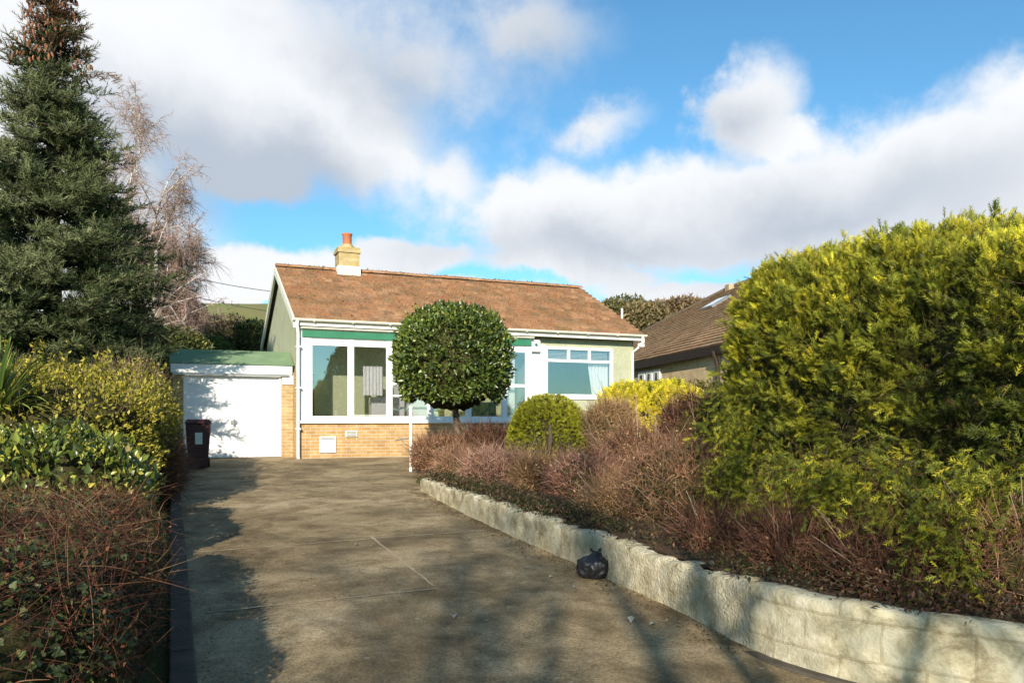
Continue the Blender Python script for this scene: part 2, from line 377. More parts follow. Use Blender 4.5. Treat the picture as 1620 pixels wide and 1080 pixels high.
class Shape:
    """rounded box / ellipsoid: centre, half sizes, Lp exponent, rotation about z, surface wobble"""
    def __init__(s, c, r, p=2.0, rz=0.0, amp=.08, freq=2.0, top=None):
        s.c = np.array(c, float); s.r = np.array(r, float); s.p = p; s.rz = rz; s.amp = amp; s.freq = freq; s.top = top
        s.M = np.array([[math.cos(rz), math.sin(rz), 0], [-math.sin(rz), math.cos(rz), 0], [0, 0, 1]])
    def from_unit(s, q):
        l = (np.abs(q) ** s.p).sum(1) ** (1 / s.p); q = q / l[:, None]
        n = norm(np.sign(q) * np.abs(q) ** (s.p - 1) / s.r)
        X = q * s.r
        if s.top is not None: X[:, 2] = (X[:, 2] + s.r[2]) * s.top(X) - s.r[2]
        tp = getattr(s, 'taper', 0)
        if tp: X[:, 0] = np.where(X[:, 0] < 0, X[:, 0] * (1 - tp * np.clip((X[:, 2] + s.r[2] - .5) / (2 * s.r[2] - .5), 0, 1) ** 1.4), X[:, 0])
        P = X @ s.M + s.c; n = n @ s.M
        P = P + n * (wob(P, s.freq) * s.amp)[:, None]
        return P, n
    def sample(s, n, zmin=-1.0):
        r = s.r; A = np.array([r[1] * r[2], r[0] * r[2], r[0] * r[1]]); out = []
        ax = rng.choice(3, size=n, p=A / A.sum()); q = rng.uniform(-1, 1, size=(n, 3)); sg = rng.choice([-1, 1], size=n)
        q[np.arange(n), ax] = sg
        q = q[q[:, 2] > zmin]
        return s.from_unit(q)
    def core(s, k, parent, name='twig_shade_mass', origin=None, mat=None):  # solid filler body standing in for inner twigs and the shade among them
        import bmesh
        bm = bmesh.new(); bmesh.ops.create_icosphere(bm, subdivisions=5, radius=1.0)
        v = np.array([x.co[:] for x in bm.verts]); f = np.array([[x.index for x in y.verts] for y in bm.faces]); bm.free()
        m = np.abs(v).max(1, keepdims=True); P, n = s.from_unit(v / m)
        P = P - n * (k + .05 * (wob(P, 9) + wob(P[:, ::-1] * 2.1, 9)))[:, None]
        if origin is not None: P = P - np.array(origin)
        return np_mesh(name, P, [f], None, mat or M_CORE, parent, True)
def cols(base, n, var=.25, hv=.08):
    b = np.array(base, float)[None, :] * (1 + rng.normal(size=(n, 1)) * var).clip(.35, 1.9)
    return (b * (1 + rng.normal(size=(n, 3)) * hv)).clip(0.002, .9)
def pick(palette, n, weights=None, var=.2, key=None):
    pal = np.array(palette, float); w = np.array(weights or [1] * len(pal), float); w /= w.sum()
    if key is None: idx = rng.choice(len(pal), size=n, p=w)
    else:
        k = np.clip((key + rng.normal(size=n) * .35) * .5 + .5, 0, .999); idx = np.searchsorted(np.cumsum(w), k).clip(0, len(pal) - 1)
    return (pal[idx] * (1 + rng.normal(size=(n, 1)) * var).clip(.4, 1.8)).clip(0.002, .9)

def leaf_cloud(fol, shp, n, tmpl, size, palette, w=None, depth=.12, out=.6, up=.3, zmin=-1, var=.22, tipc=None, clump=True, szv=.3):
    P, nn = shp.sample(n, zmin)
    n = len(P)
    P = P - nn * (np.abs(rng.normal(size=n)) * depth - depth * .3)[:, None]
    D = norm(nn * out + rng.normal(size=(n, 3)) * .6 + np.array([0, 0, up]))
    Nn = norm(rng.normal(size=(n, 3)) * .7 + nn + np.array([0, 0, .4]))
    key = wob(P, 3.0) if clump else None
    C = pick(palette, n, w, var, key)
    C2 = C * np.array(tipc) if tipc is not None else C * 1.15
    instance(fol, tmpl, P, D, Nn, size * (1 + rng.normal(size=n) * szv).clip(.4, 1.8), C, C2)
    return P, nn

# ================================================================== SETTING
# ---- ground
def grid_mesh(name, xs, ys, zf, mat, kind='structure'):
    X, Y = np.meshgrid(xs, ys); Z = zf(X, Y); V = np.stack([X, Y, Z], -1).reshape(-1, 3); nx = len(xs)
    i, j = np.meshgrid(np.arange(len(xs) - 1), np.arange(len(ys) - 1)); a = (j * nx + i).ravel()
    o = np_mesh(name, V, [np.stack([a, a + 1, a + nx + 1, a + nx], 1)], None, mat, None, True); o['kind'] = kind; return o
def gz(X, Y):
    base = np.clip(.0464 * (Y - 3), -.35, .665) - .012
    far = np.clip((Y - 28) / 30, 0, 1)
    return base + far * far * 1.2
xs = np.r_[np.linspace(-600, -40, 12), np.linspace(-38, 38, 77), np.linspace(40, 600, 12)]
ys = np.r_[np.linspace(-600, -30, 10), np.linspace(-28, 58, 87), np.linspace(60, 900, 12)]
grid_mesh('ground', xs, ys, gz, M_GROUND)
def hz(X, Y):
    ridge = 19.6 + 1.0 * np.sin(X / 23.0 + 1) + .8 * np.sin(X / 9.0) - 8 * np.clip((X + 34) / 14, 0, 1)
    t = np.clip((Y - 55) / 75, 0, 1); s = t * t * (3 - 2 * t)
    return .5 + ridge * s + 0.4 * np.sin(X / 5) * np.sin(Y / 6) * t
grid_mesh('hill', np.linspace(-260, 300, 141), np.linspace(52, 260, 60), hz, M_HILL)

# ---- drive: sheet in the drive's own frame
def sheet(name, pts_lr, mat, lift, kind='structure', nsub=1):
    m = MB(); vs = []; fs = []
    for L, Rr in pts_lr: vs += [(L[0], L[1], zd(L[1]) + lift), (Rr[0], Rr[1], zd(Rr[1]) + lift)]
    for i in range(len(pts_lr) - 1): fs.append((2 * i, 2 * i + 1, 2 * i + 3, 2 * i + 2))
    m.add(vs, fs); o = m.build(name, mat); o['kind'] = kind; return o
Lk0 = np.array([-1.86, 4.71, 0])              # left drive edge, runs along Wd
def left(s): return Lk0 + Wd * s
rows = []
WALLP = [(-1.42, 12.45), (-1.30, 12.0), (-.55, 9.96), (.12, 8.35), (.71, 6.96), (1.216, 5.72), (1.47, 4.95), (1.80, 4.42), (2.5, 3.90), (3.3, 3.42), (4.4, 2.85)]
_ss = np.linspace(-9, 16, 126); _V = []
for q in _ss:
    wdt = float(np.interp(q, [-9, -1, .8, 7.8, 8.6, 11, 13.4, 16], [9, 7.2, 4.2, 3.6, 3.9, 6, 8, 8]))
    for t in np.linspace(0, 1, 21):
        p = left(q) + U * (t * wdt); _V.append((p[0], p[1], zd(p[1])))
_i, _j = np.meshgrid(np.arange(20), np.arange(125)); _a = (_j * 21 + _i).ravel()
np_mesh('driveway', np.array(_V), [np.stack([_a, _a + 1, _a + 22, _a + 21], 1)], None, M_DRIVE, None, True)['kind'] = 'structure'
def ab_of(p): d = np.array(p) - Lk0; return d @ U, d @ Wd      # position in the drive's own frame
def strip(name, a0, a1, b0, b1, w, lift=.004, wav=.012):
    m = MB(); n = 60; vs = []; fs = []
    for i in range(n + 1):
        t = i / n; c = Lk0 + U * (a0 + (a1 - a0) * t) + Wd * (b0 + (b1 - b0) * t)
        d = norm(U * (a1 - a0) + Wd * (b1 - b0)); q = np.array([-d[1], d[0], 0])
        ww = w * (.5 + .8 * abs(mnoise.noise(Vector((t * 14 + a0 * 3, b0, 0))) * 2)); c = c + q * wav * mnoise.noise(Vector((t * 9, a0 * 5 + b0, 3)))
        for s in (-1, 1):
            p = c + q * s * ww / 2; vs.append((p[0], p[1], zd(p[1]) + lift))
    for i in range(n): fs.append((2 * i, 2 * i + 1, 2 * i + 3, 2 * i + 2))
    m.add(vs, fs); o = m.build(name, M_JOINT); o['kind'] = 'structure'; return o
aj, bj = ab_of(gp(640, 890))
strip('driveway_joint', aj, aj, bj - .9, bj + 1.4, .03)
for (px, py, a1) in ((590, 941, aj), (600, 851, 3.15), (600, 771, 3.2)):
    _, b_ = ab_of(gp(px, py)); strip('driveway_joint', .1, a1, b_, b_, .032)
_, b_ = ab_of(gp(600, 757)); strip('driveway_joint', .9, 3.6, b_, b_, .035)
# left kerb of the drive
m = MB()
for i in range(13):
    s0 = -4 + i * 1.35; p = left(s0); q = left(s0 + 1.34)
    a, b, c, d = p - U * .14, p, q, q - U * .14
    z0 = zd(p[1]); z1 = zd(q[1]); h = .07
    m.add([(a[0], a[1], z0 - .1), (b[0], b[1], z0 - .1), (c[0], c[1], z1 - .1), (d[0], d[1], z1 - .1), (a[0], a[1], z0 + h), (b[0], b[1], z0 + h), (c[0], c[1], z1 + h), (d[0], d[1], z1 + h)],
          [(0, 3, 2, 1), (4, 5, 6, 7), (0, 1, 5, 4), (1, 2, 6, 5), (2, 3, 7, 6), (3, 0, 4, 7)])
M_KERB = mat_simple('old_kerb', (0.055, 0.047, 0.035), (0.12, 0.1, 0.075), 6, .9, .15, .6)
m.build('kerb', M_KERB, bevel=.012)['kind'] = 'structure'

# ---- bed behind the wall
def wall_top(t):   # wall crest height along the path index
    return t
bed = [(x + .12, y + .05) for x, y in WALLP]
poly = bed + [(7.5, 2.0), (9.5, 12), (7.5, 20.5), (3.6, 20.8), (-.6, 18.9), (-1.75, 16.5)]
import bmesh
bm = bmesh.new(); vv = [bm.verts.new((x, y, 0)) for x, y in poly]; bm.faces.new(vv)
bmesh.ops.triangulate(bm, faces=bm.faces[:])
for _ in range(4): bmesh.ops.subdivide_edges(bm, edges=[e for e in bm.edges if e.calc_length() > .7], cuts=1, use_grid_fill=True); bmesh.ops.triangulate(bm, faces=bm.faces[:])
for v in bm.verts:
    v.co.z = .43 + .022 * max(v.co.y - 4, 0) + .03 * mnoise.noise(v.co * 1.3)
me = bpy.data.meshes.new('flower_bed'); bm.to_mesh(me); bm.free(); me.materials.append(M_SOIL)
fb = bpy.data.objects.new('flower_bed', me); COL.objects.link(fb); fb['kind'] = 'structure'
def bedz(y): return .43 + .022 * max(y - 4, 0)

# ---- low garden wall: rugged stone length, then smoother blocks
def resample(pts, step):
    pts = [np.array(p, float) for p in pts]; out = [pts[0]]
    # Catmull-Rom
    P = [2 * pts[0] - pts[1]] + pts + [2 * pts[-1] - pts[-2]]
    for i in range(1, len(P) - 2):
        L = np.linalg.norm(P[i + 1] - P[i]); n = max(int(L / step), 1)
        for k in range(1, n + 1):
            t = k / n
            out.append(.5 * (2 * P[i] + (P[i + 1] - P[i - 1]) * t + (2 * P[i - 1] - 5 * P[i] + 4 * P[i + 1] - P[i + 2]) * t * t + (3 * P[i] - P[i - 1] - 3 * P[i + 1] + P[i + 2]) * t ** 3))
    return out
def wall_len(name, pts, topf, mat, amp, parent, ragged, step=.03):
    pts = resample(pts, step); n = len(pts); dist = 0; rows_ = []; uvs = []
    nz = 12
    for i, p in enumerate(pts):
        t = pts[min(i + 1, n - 1)] - pts[max(i - 1, 0)]; t /= np.linalg.norm(t); nr = np.array([t[1], -t[0]])   # towards the bed is +? fixed below
        if nr[0] > 0: nr = -nr                                       # face side points to -x
        if i: dist += np.linalg.norm(pts[i] - pts[i - 1])
        zb = zd(p[1]) - .12; zt = topf(dist, p)
        row = []
        prof = [(0, zb)] + [(0, zb + (zt - zb) * k / (nz - 1)) for k in range(1, nz)] + [(-.05, zt + .012), (-.12, zt + .012), (-.2, zt), (-.2, zb)]
        for q, (o_, z) in enumerate(prof):
            j = mnoise.noise(Vector((dist * 5, z * 7, 1.7))) * amp + mnoise.noise(Vector((dist * 14, z * 18, 5))) * amp * .4
            if q == 0: j = 0
            top = max(0, q - nz + 1) > 0
            batter = .04 * (z - zb)
            xy = p + nr * (o_ + (j if not top else j * .5) - batter)
            row.append((xy[0], xy[1], z + (j * .5 if top and q < len(prof) - 1 else 0)))
            uvs.append((dist, z))
        rows_.append(row)
    k = len(rows_[0]); V = np.array(rows_).reshape(-1, 3)
    f = []
    for i in range(n - 1):
        for j in range(k - 1):
            a = i * k + j; f.append((a, a + 1, a + 1 + k, a + k))
    F4 = np.array(f)
    o = np_mesh(name, V, [F4], None, mat, parent, True)
    uv = o.data.uv_layers.new(name='UVMap'); idx = F4.ravel(); uv.data.foreach_set('uv', np.array(uvs, dtype=np.float32)[idx].ravel())
    return o
gw = empty('garden_wall', (0.71, 6.96, zd(6.96)))
tag(gw, 'low pale retaining wall of rugged stones curving along the right edge of the drive', 'wall')
def top_rag(d, p):
    base = np.interp(p[1], [4.9, 5.7, 7, 8.4, 10, 12.5], [.478, .455, .5, .53, .57, .61])
    c = math.floor(d / .14 + .3 * math.sin(d * 3)); rnd = random.Random(c * 7 + 3).uniform(-.022, .018)
    fr = (d / .14 + .3 * math.sin(d * 3)) % 1
    return base + rnd - .022 * (abs(fr - .5) * 2) ** 4
def top_sm(d, p): return .478 + .008 * math.sin(d * 3.3) + .006 * math.sin(d * 11)
w1 = wall_len('rugged_stone_length', WALLP[:7], top_rag, M_STONE, .022, gw, True)
w2 = wall_len('smooth_block_length', [(1.462, 4.965)] + WALLP[7:], top_sm, M_BLOCK, .012, gw, False)
for w_ in (w1, w2): w_.location = (-.71, -6.96, -zd(6.96))
# foot of the wall: a narrow raised edging strip
m = MB(); pp = resample([(x - .13, y - .03) for x, y in WALLP[5:]], .1); vs = []; fs = []
for i, p in enumerate(pp):
    t = pp[min(i + 1, len(pp) - 1)] - pp[max(i - 1, 0)]; t /= np.linalg.norm(t); q = np.array([t[1], -t[0]]); q = -q if q[0] > 0 else q
    z = zd(p[1]) - .05 * (1 - min(1, i / 14))
    for o_, dz in ((.07, -.03), (.07, .012), (.055, .022), (-.1, .022)):
        xy = p + q * (o_ - .12); vs.append((xy[0], xy[1], z + dz))
for i in range(len(pp) - 1):
    for j in range(3): a = i * 4 + j; fs.append((a, a + 1, a + 5, a + 4))
m.add(vs, fs); m.build('kerb', M_KERB, smooth=False)['kind'] = 'structure'

# ================================================================== BUNGALOW
HB = .6
house = empty('bungalow', O + ZU * HB, ANG)
tag(house, 'single storey bungalow with brown tiled roof, pale green walls and long glazed front', 'house')
def hz_(z): return z - HB
WZ = 3.68
def hb(m, a0, a1, b0, b1, z0, z1, col=None): m.box(a0, a1, b0, b1, hz_(z0), hz_(z1), col)
L = 8.87; D2 = 3.5; ZE = 3.73; ZR = 5.46
# walls
SRR = a_px(841)           # right end of glazed front
wa0, wa1 = a_px(862, .3), a_px(969, .3)
wz0, wz1 = 2.1, 3.37
m = MB()
hb(m, SRR + .02, wa0, .3, .52, .2, WZ); hb(m, wa1, L - .12, .3, .52, .2, WZ)
hb(m, wa0, wa1, .3, .52, .2, wz0); hb(m, wa0, wa1, .3, .52, wz1, WZ)
hb(m, .14, SRR + .02, .3, .5, 3.56, WZ)
hb(m, .12, L - .12, 6.5, 6.7, .2, WZ)
hb(m, L - .32, L - .12, .52, 6.5, .2, WZ)
hb(m, .12, .32, .5, 6.5, .2, WZ)
def zroof(b): return ZE + (ZR - ZE) * (1 - abs(b - D2) / D2)
for a0, a1 in ((.12, .32), (L - .32, L - .12)):
    m.prism([(a0, .3, hz_(WZ)), (a0, 6.7, hz_(WZ)), (a0, 6.7, hz_(zroof(6.7) - .08)), (a0, D2, hz_(ZR - .08)), (a0, .3, hz_(zroof(.3) - .08))], (a1 - a0, 0, 0))
m.build('wall', M_PEB, house)
# brick base below the glazing
m = MB(); hb(m, .1, SRR, .1, .3, .3, 1.44); hb(m, .1, .3, .3, .5, .3, 1.44)
m.build('brick_base', M_BRICK, house)
# roof tiles
def tiles(name, mat, parent, eave0, along, upv, n_along, n_up, w, g, palette, var=.14, jit=.006):
    m = MB(); along = np.array(along, float); upv = np.array(upv, float); nrm = np.cross(along, upv); nrm /= np.linalg.norm(nrm)
    e0 = np.array(eave0, float); r = random.Random(5)
    for j in range(n_up):
        for i in range(n_along):
            off = (w / 2 if j % 2 else 0)
            x0 = i * w + off; x1 = x0 + w - .006; W_ = n_along * w
            if x0 >= W_: continue
            if off and i == 0: x0 = 0.0
            x1 = min(x1, W_)
            y0 = j * g - r.uniform(0, .008); y1 = (j + 1) * g + .03
            l0 = .062 + r.uniform(-jit, jit); l1 = .006
            c = np.array(palette[r.randrange(len(palette))]) * r.uniform(1 - var, 1 + var)
            P = [e0 + along * x0 + upv * y0, e0 + along * x1 + upv * y0, e0 + along * x1 + upv * y1, e0 + along * x0 + upv * y1]
            tilt = r.uniform(-.004, .004)
            vs = [P[0], P[1], P[2], P[3], P[0] + nrm * l0, P[1] + nrm * (l0 + tilt), P[2] + nrm * l1, P[3] + nrm * l1]
            m.add(vs, [(4, 5, 6, 7), (0, 1, 5, 4), (1, 2, 6, 5), (3, 0, 4, 7)], tuple(c))
    return m.build(name, mat, parent, tint=True)
PAL = [(.35, .19, .1), (.38, .21, .115), (.31, .175, .095), (.4, .235, .135), (.35, .18, .095), (.29, .175, .1)]
sl = math.hypot(D2, ZR - ZE); up1 = np.array([0, D2, ZR - ZE]) / sl; up2 = np.array([0, -D2, ZR - ZE]) / sl
roof = MB()
t_ = .1
roof.prism([(0.02, 0.02, hz_(ZE)), (0.02, D2, hz_(ZR)), (0.02, 6.98, hz_(ZE)), (0.02, 6.98, hz_(ZE) - .06), (0.02, D2, hz_(ZR) - t_), (0.02, .02, hz_(ZE) - .06)], (L - .04, 0, 0))
rf = roof.build('roof', M_DARKB, house)
tiles('roof_tiles', M_TILE, rf, (0, 0, hz_(ZE) + .005), (1, 0, 0), up1, 38, 15, L / 38, sl / 15 - .001, PAL)
tiles('roof_tiles', M_TILE, rf, (L, 7.0, hz_(ZE) + .005), (-1, 0, 0), up2, 38, 15, L / 38, sl / 15 - .001, PAL)
m = MB(); r_ = random.Random(2)
n_r = 22
for i in range(n_r):
    x0 = i * L / n_r; x1 = x0 + L / n_r + .015; c = np.array(PAL[r_.randrange(6)]) * r_.uniform(.8, 1.1); dz = r_.uniform(0, .012)
    pr = [(math.cos(t) * .12, math.sin(t) * .085) for t in np.linspace(0, math.pi, 8)]
    vs = [(x0, D2 + p, hz_(ZR) + .01 + q + dz) for p, q in pr] + [(x1, D2 + p * .93, hz_(ZR) + q * .93 + dz + .008) for p, q in pr]
    m.add(vs, [(k, k + 1, k + 9, k + 8) for k in range(7)] + [tuple(range(8))], tuple(c))
m.build('ridge_tiles', M_TILE, rf, tint=True)
# moss cushions along the ridge and courses
fol = Fol(); n = 900
aa = rng.uniform(0, L, n); bb = np.where(rng.random(n) < .45, D2 + rng.normal(size=n) * .08, rng.uniform(.1, D2, n))
P = np.stack([aa, bb, hz_(ZE) + (ZR - ZE) * (1 - np.abs(bb - D2) / D2) + .045 + (np.abs(bb - D2) < .12) * .06], 1)
instance(fol, t_leaf(.9, .3), P, rng.normal(size=(n, 3)), rng.normal(size=(n, 3)), rng.uniform(.02, .055, n), cols((.12, .11, .03), n))
fol.build('moss', MF, rf)
# barge boards, white
def slope_box(m, a0, a1, b0, b1, dz0, dz1):
    m.prism([(a0, b0, hz_(zroof(b0)) + dz0), (a0, b1, hz_(zroof(b1)) + dz0), (a0, b1, hz_(zroof(b1)) + dz1), (a0, b0, hz_(zroof(b0)) + dz1)], (a1 - a0, 0, 0))
for a0, a1 in ((-.035, .015), (L - .015, L + .035)):
    m = MB(); slope_box(m, a0, a1, .0, D2, -.2, -.012); slope_box(m, a0, a1, D2, 7.0, -.2, -.012)
    m.build('barge_board', M_CREAMW, rf)
# soffit + fascia + gutter
m = MB(); hb(m, .02, L - .02, .04, .3, 3.60, 3.622); m.build('soffit', M_DARKB, house)
m = MB(); hb(m, .02, L - .02, .015, .04, 3.58, 3.715); m.build('fascia', M_CREAMW, house)
def gutter(m, a0, a1, b, z, r=.055):
    pr = [(math.cos(t) * r, math.sin(t) * r) for t in np.linspace(math.pi, 2 * math.pi, 9)]
    pi_ = [(x * .88, y * .88) for x, y in pr[::-1]]
    k = pr + pi_
    m.prism([(a0, b + x, hz_(z) + y) for x, y in k], (a1 - a0, 0, 0))
m = MB(); gutter(m, -.06, L + .06, -.045, 3.725); gt = m.build('gutter', M_CREAMW, house)
m = MB()
for a in np.arange(.4, L, .85):
    m = MB(); m.box(a - .012, a + .012, -.105, .02, hz_(3.66), hz_(3.672)); m.build('bracket', M_CREAMW, gt)
# downpipes
def pipe(pts, r=.035, name='downpipe', mat=M_WHITE):
    m = MB(); m.tube([(a, b, hz_(z)) for a, b, z in pts], r, 10); o = m.build(name, mat, house, smooth=True); return o
dp = pipe([(.04, -.045, 3.68), (.04, -.045, 3.6), (.06, .0, 3.5), (.07, .02, 3.42), (.07, .02, .72), (.07, -.04, .66)], name='downpipe')
m = MB()
for z in (3.1, 2.2, 1.3):
    m = MB(); m.box(.02, .12, -.03, .1, hz_(z), hz_(z) + .035); m.build('pipe_clip', M_WHITE, dp)
pipe([(L - .05, -.045, 3.68), (L - .05, -.045, 3.52), (L - .1, .1, 3.4), (L - .17, .25, 3.3), (L - .17, .25, .8)])
m = MB(); m.box(L - .12, L + .02, -.02, .1, hz_(3.42), hz_(3.52)); m.build('hopper', M_WHITE, house, bevel=.01)
# chimney
ca = 1.83; cb = D2 - .05
m = MB(); w_ = .27
hb(m, ca - w_, ca + w_, cb - w_, cb + w_, 5.15, 5.92)
hb(m, ca - w_ - .035, ca + w_ + .035, cb - w_ - .035, cb + w_ + .035, 5.92, 5.99)
hb(m, ca - w_ - .015, ca + w_ + .015, cb - w_ - .015, cb + w_ + .015, 5.99, 6.06)
ch = m.build('chimney', M_CHBRICK, house)
m = MB(); m.prism([(ca - w_ - .03, cb - w_ - .03, hz_(5.2)), (ca + w_ + .03, cb - w_ - .03, hz_(5.2)), (ca + w_ + .03, cb - w_ - .03, hz_(5.56)), (ca - w_ - .03, cb - w_ - .03, hz_(5.56))], (0, 2 * w_ + .06, 0))
m.build('flashing', M_WHITE, ch, bevel=.01)
m = MB(); m.lathe([(.22, 0), (.2, .05), (.15, .1), (.145, .12)], (ca, cb, hz_(6.06)), 20); m.build('flaunching', M_CHBRICK, ch)
m = MB(); m.lathe([(.12, 0), (.135, .03), (.13, .06), (.12, .1), (.118, .3), (.135, .33), (.14, .37), (.11, .37), (.1, .2)], (ca, cb, hz_(6.1)), 24); m.build('chimney_pot', M_POT, ch, smooth=True)
m = MB(); m.tube([(L - .05, 1.0, hz_(3.9)), (L - .05, 1.0, hz_(4.55))], .028, 8); m.build('vent_pipe', M_WHITE, house)

# glazed front
GZ0, GZ1 = 1.5, 3.32
m = MB(); hb(m, .07, SRR + .03, .03, .3, 1.44, 1.5); m.build('window_sill', M_WHITE, house, bevel=.006)
m = MB(); hb(m, .16, SRR - .02, .055, .085, 3.34, 3.485); m.build('green_fascia', M_GREENP, house)
m = MB(); hb(m, .14, SRR - .0, .09, .3, 3.32, 3.56); m.build('head_beam', M_WHITE, house)
m = MB(); gutter(m, .12, SRR + .02, .01, 3.55, .04); m.build('lean_gutter', M_CREAMW, house)
posts_px = [(477, 493), (552, 559), (613, 620), (678, 685), (738, 745), (795, 802), (833, 841.5)]
posts = [(a_px(p0), a_px(p1)) for p0, p1 in posts_px]
m = MB()
for a0, a1 in posts: hb(m, a0, a1, .1, .18, GZ0, 3.32)
for i in range(len(posts) - 1):
    a0 = posts[i][1]; a1 = posts[i + 1][0]
    hb(m, a0, a1, .115, .165, GZ0, GZ0 + .05); hb(m, a0, a1, .115, .165, 3.22, 3.32)
# side return on the left
hb(m, .1, .16, .18, .5, GZ0, 3.32)
m.build('window_frame', M_WHITE, house, bevel=.006)
for i in range(len(posts) - 1):
    a0 = posts[i][1]; a1 = posts[i + 1][0]
    m = MB()
    for (x0, x1, z0, z1) in ((a0, a0 + .022, GZ0 + .05, 3.22), (a1 - .022, a1, GZ0 + .05, 3.22), (a0 + .022, a1 - .022, GZ0 + .05, GZ0 + .1), (a0 + .022, a1 - .022, 3.17, 3.22)):
        hb(m, x0, x1, .12, .155, z0, z1)
    if i in (2, 5): hb(m, a0 + .022, a1 - .022, .12, .155, 2.32, 2.39)
    if i in (1, 2, 3): hb(m, a0 + .022, a1 - .022, .12, .155, 2.05 if i != 1 else 1.62, 2.09 if i != 1 else 1.63)
    wn = m.build('window', M_WHITE, house, bevel=.004)
    m = MB(); hb(m, a0 + .023, a1 - .023, .134, .138, GZ0 + .1, 3.17); m.build('pane', M_GLASS, wn)
# rooms behind the glass
m = MB(); hb(m, .32, L - .32, .5, 6.5, 1.2, 1.3); m.build('room_floor', M_FLOOR, house)
m = MB(); hb(m, .32, SRR + .3, 1.35, 1.45, 1.3, 3.6); m.build('inner_wall', M_INTG, house)
m = MB(); hb(m, SRR + .02, SRR + .1, .52, 1.35, 1.3, 3.6); m.build('inner_wall', M_INTD, house); m = MB(); hb(m, SRR + .3, L - .32, 3.0, 3.1, 1.3, 3.6); m.build('inner_wall', M_INTD, house)
m = MB(); hb(m, .32, L - .32, .5, 6.5, 3.6, 3.62); m.build('room_ceiling', M_CURT, house)
m = MB(); hb(m, .36, .62, 1.27, 1.33, 1.3, 2.6); m.build('inner_door', M_DARKB, house, bevel=.01)
m = MB(); hb(m, 2.5, 3.35, 1.27, 1.32, 1.3, 3.2); m.build('inner_door', M_WHITE, house, bevel=.01)
m = MB(); hb(m, 1.85, 2.65, .7, 1.0, 1.3, 2.05); hb(m, 2.75, 3.3, .7, 1.0, 1.3, 1.95); m.build('cabinet', M_WHITE, house, bevel=.015)
def curtain(name, a0, a1, b, z0, z1, mat, tie=None, amp=.025):
    V = []; n = 60; nz = 14
    for j in range(nz + 1):
        tz = j / nz; z = z1 + (z0 - z1) * tz
        for i in range(n + 1):
            t = i / n; s0, s1 = a0, a1
            if tie: s0 = a0 + tie[0] * tz ** 1.0; s1 = a1 + tie[1] * tz
            V.append((s0 + (s1 - s0) * t, b + amp * math.sin(t * 38 + .5 * math.sin(t * 9)), hz_(z)))
    k = n + 1; i, j = np.meshgrid(np.arange(n), np.arange(nz)); a = (j * k + i).ravel()
    o = np_mesh(name, np.array(V), [np.stack([a, a + 1, a + k + 1, a + k], 1)], None, mat, house, True)
    return o
curtain('curtain', a_px(578), a_px(610), .35, 2.08, 2.75, M_CURT)
curtain('curtain', a_px(748), a_px(790), .3, 1.58, 1.95, M_TEAL, amp=.015)
curtain('curtain', a_px(806), a_px(822), .4, 1.6, 3.1, M_CURT)
# right window
m = MB()
fb0, fb1 = .27, .36
hb(m, wa0 - .02, wa1 + .02, .26, .42, wz0 - .06, wz0)          # cill
hb(m, wa0, wa0 + .07, fb0, fb1, wz0, wz1); hb(m, wa1 - .07, wa1, fb0, fb1, wz0, wz1)
hb(m, wa0 + .07, wa1 - .07, fb0, fb1, wz0, wz0 + .07); hb(m, wa0 + .07, wa1 - .07, fb0, fb1, wz1 - .07, wz1)
hb(m, wa0 + .07, wa1 - .07, fb0, fb1, 2.98, 3.05)
t3 = [wa0 + .07 + (wa1 - wa0 - .14) * k for k in (.33, .66)]
for a in t3: hb(m, a - .03, a + .03, fb0, fb1, 3.05, wz1 - .07)
a_m = wa0 + (wa1 - wa0) * .70
wn = m.build('window', M_WHITE, house, bevel=.005)
m = MB(); hb(m, wa0 + .06, wa1 - .06, .30, .304, wz0 + .06, wz1 - .06); m.build('pane', M_GLASS, wn)
m = MB()
for k in range(6): hb(m, wa0 + .12, wa1 - .12, .372, .38, 3.08 + k * .035, 3.09 + k * .035)
m.build('blind', M_CURT, wn)
curtain('curtain', wa0 + (wa1 - wa0) * .66, wa1 - .05, .44, wz0, 3.0, M_CURT, tie=(.14, 0))
curtain('curtain', wa0 + .05, wa0 + .16, .44, wz0, 3.0, M_CURT, tie=(0, -.03))
# white pilaster between the two with a white box on it
m = MB(); hb(m, SRR + .03, wa0 - .03, .24, .3, 2.1, 3.4); m.build('white_panel', M_WHITE, house, bevel=.005)
m = MB(); hb(m, SRR + .0, SRR + .26, .12, .24, 3.2, 3.5); ab = m.build('alarm_box', M_WHITE, house, bevel=.03)
m = MB(); m.lathe([(.035, 0), (.035, .03), (.01, .035)], (0, 0, 0), 16); al = m.build('sounder', M_GREENP, ab); al.location = (SRR + .13, .118, hz_(3.38)); al.rotation_euler = (R(90), 0, 0)
# vents in brick base
def z_at(px, py, b=.1):
    p = hw(a_px(px, b), b); return CAMZ - (py - HZ) / F * p[1]
for (x0, x1, y0, y1, mt, nm) in ((505, 531, 690, 716, M_WHITE, 'meter_box'), (546, 565, 681, 691, M_CREAMW, 'air_vent')):
    m = MB(); a0, a1 = a_px(x0), a_px(x1); z1_, z0_ = z_at(x0, y0), z_at(x0, y1)
    hb(m, a0, a1, .06, .1, z0_, z1_); v_ = m.build(nm, mt, house, bevel=.008)
    m = MB()
    nb = 2 if nm == 'meter_box' else 4
    for k in range(nb): hb(m, a0 + .03, a1 - .03, .052, .06, z1_ - .035 - k * .03, z1_ - .02 - k * .03)
    m.build('louvre', M_METAL, v_)

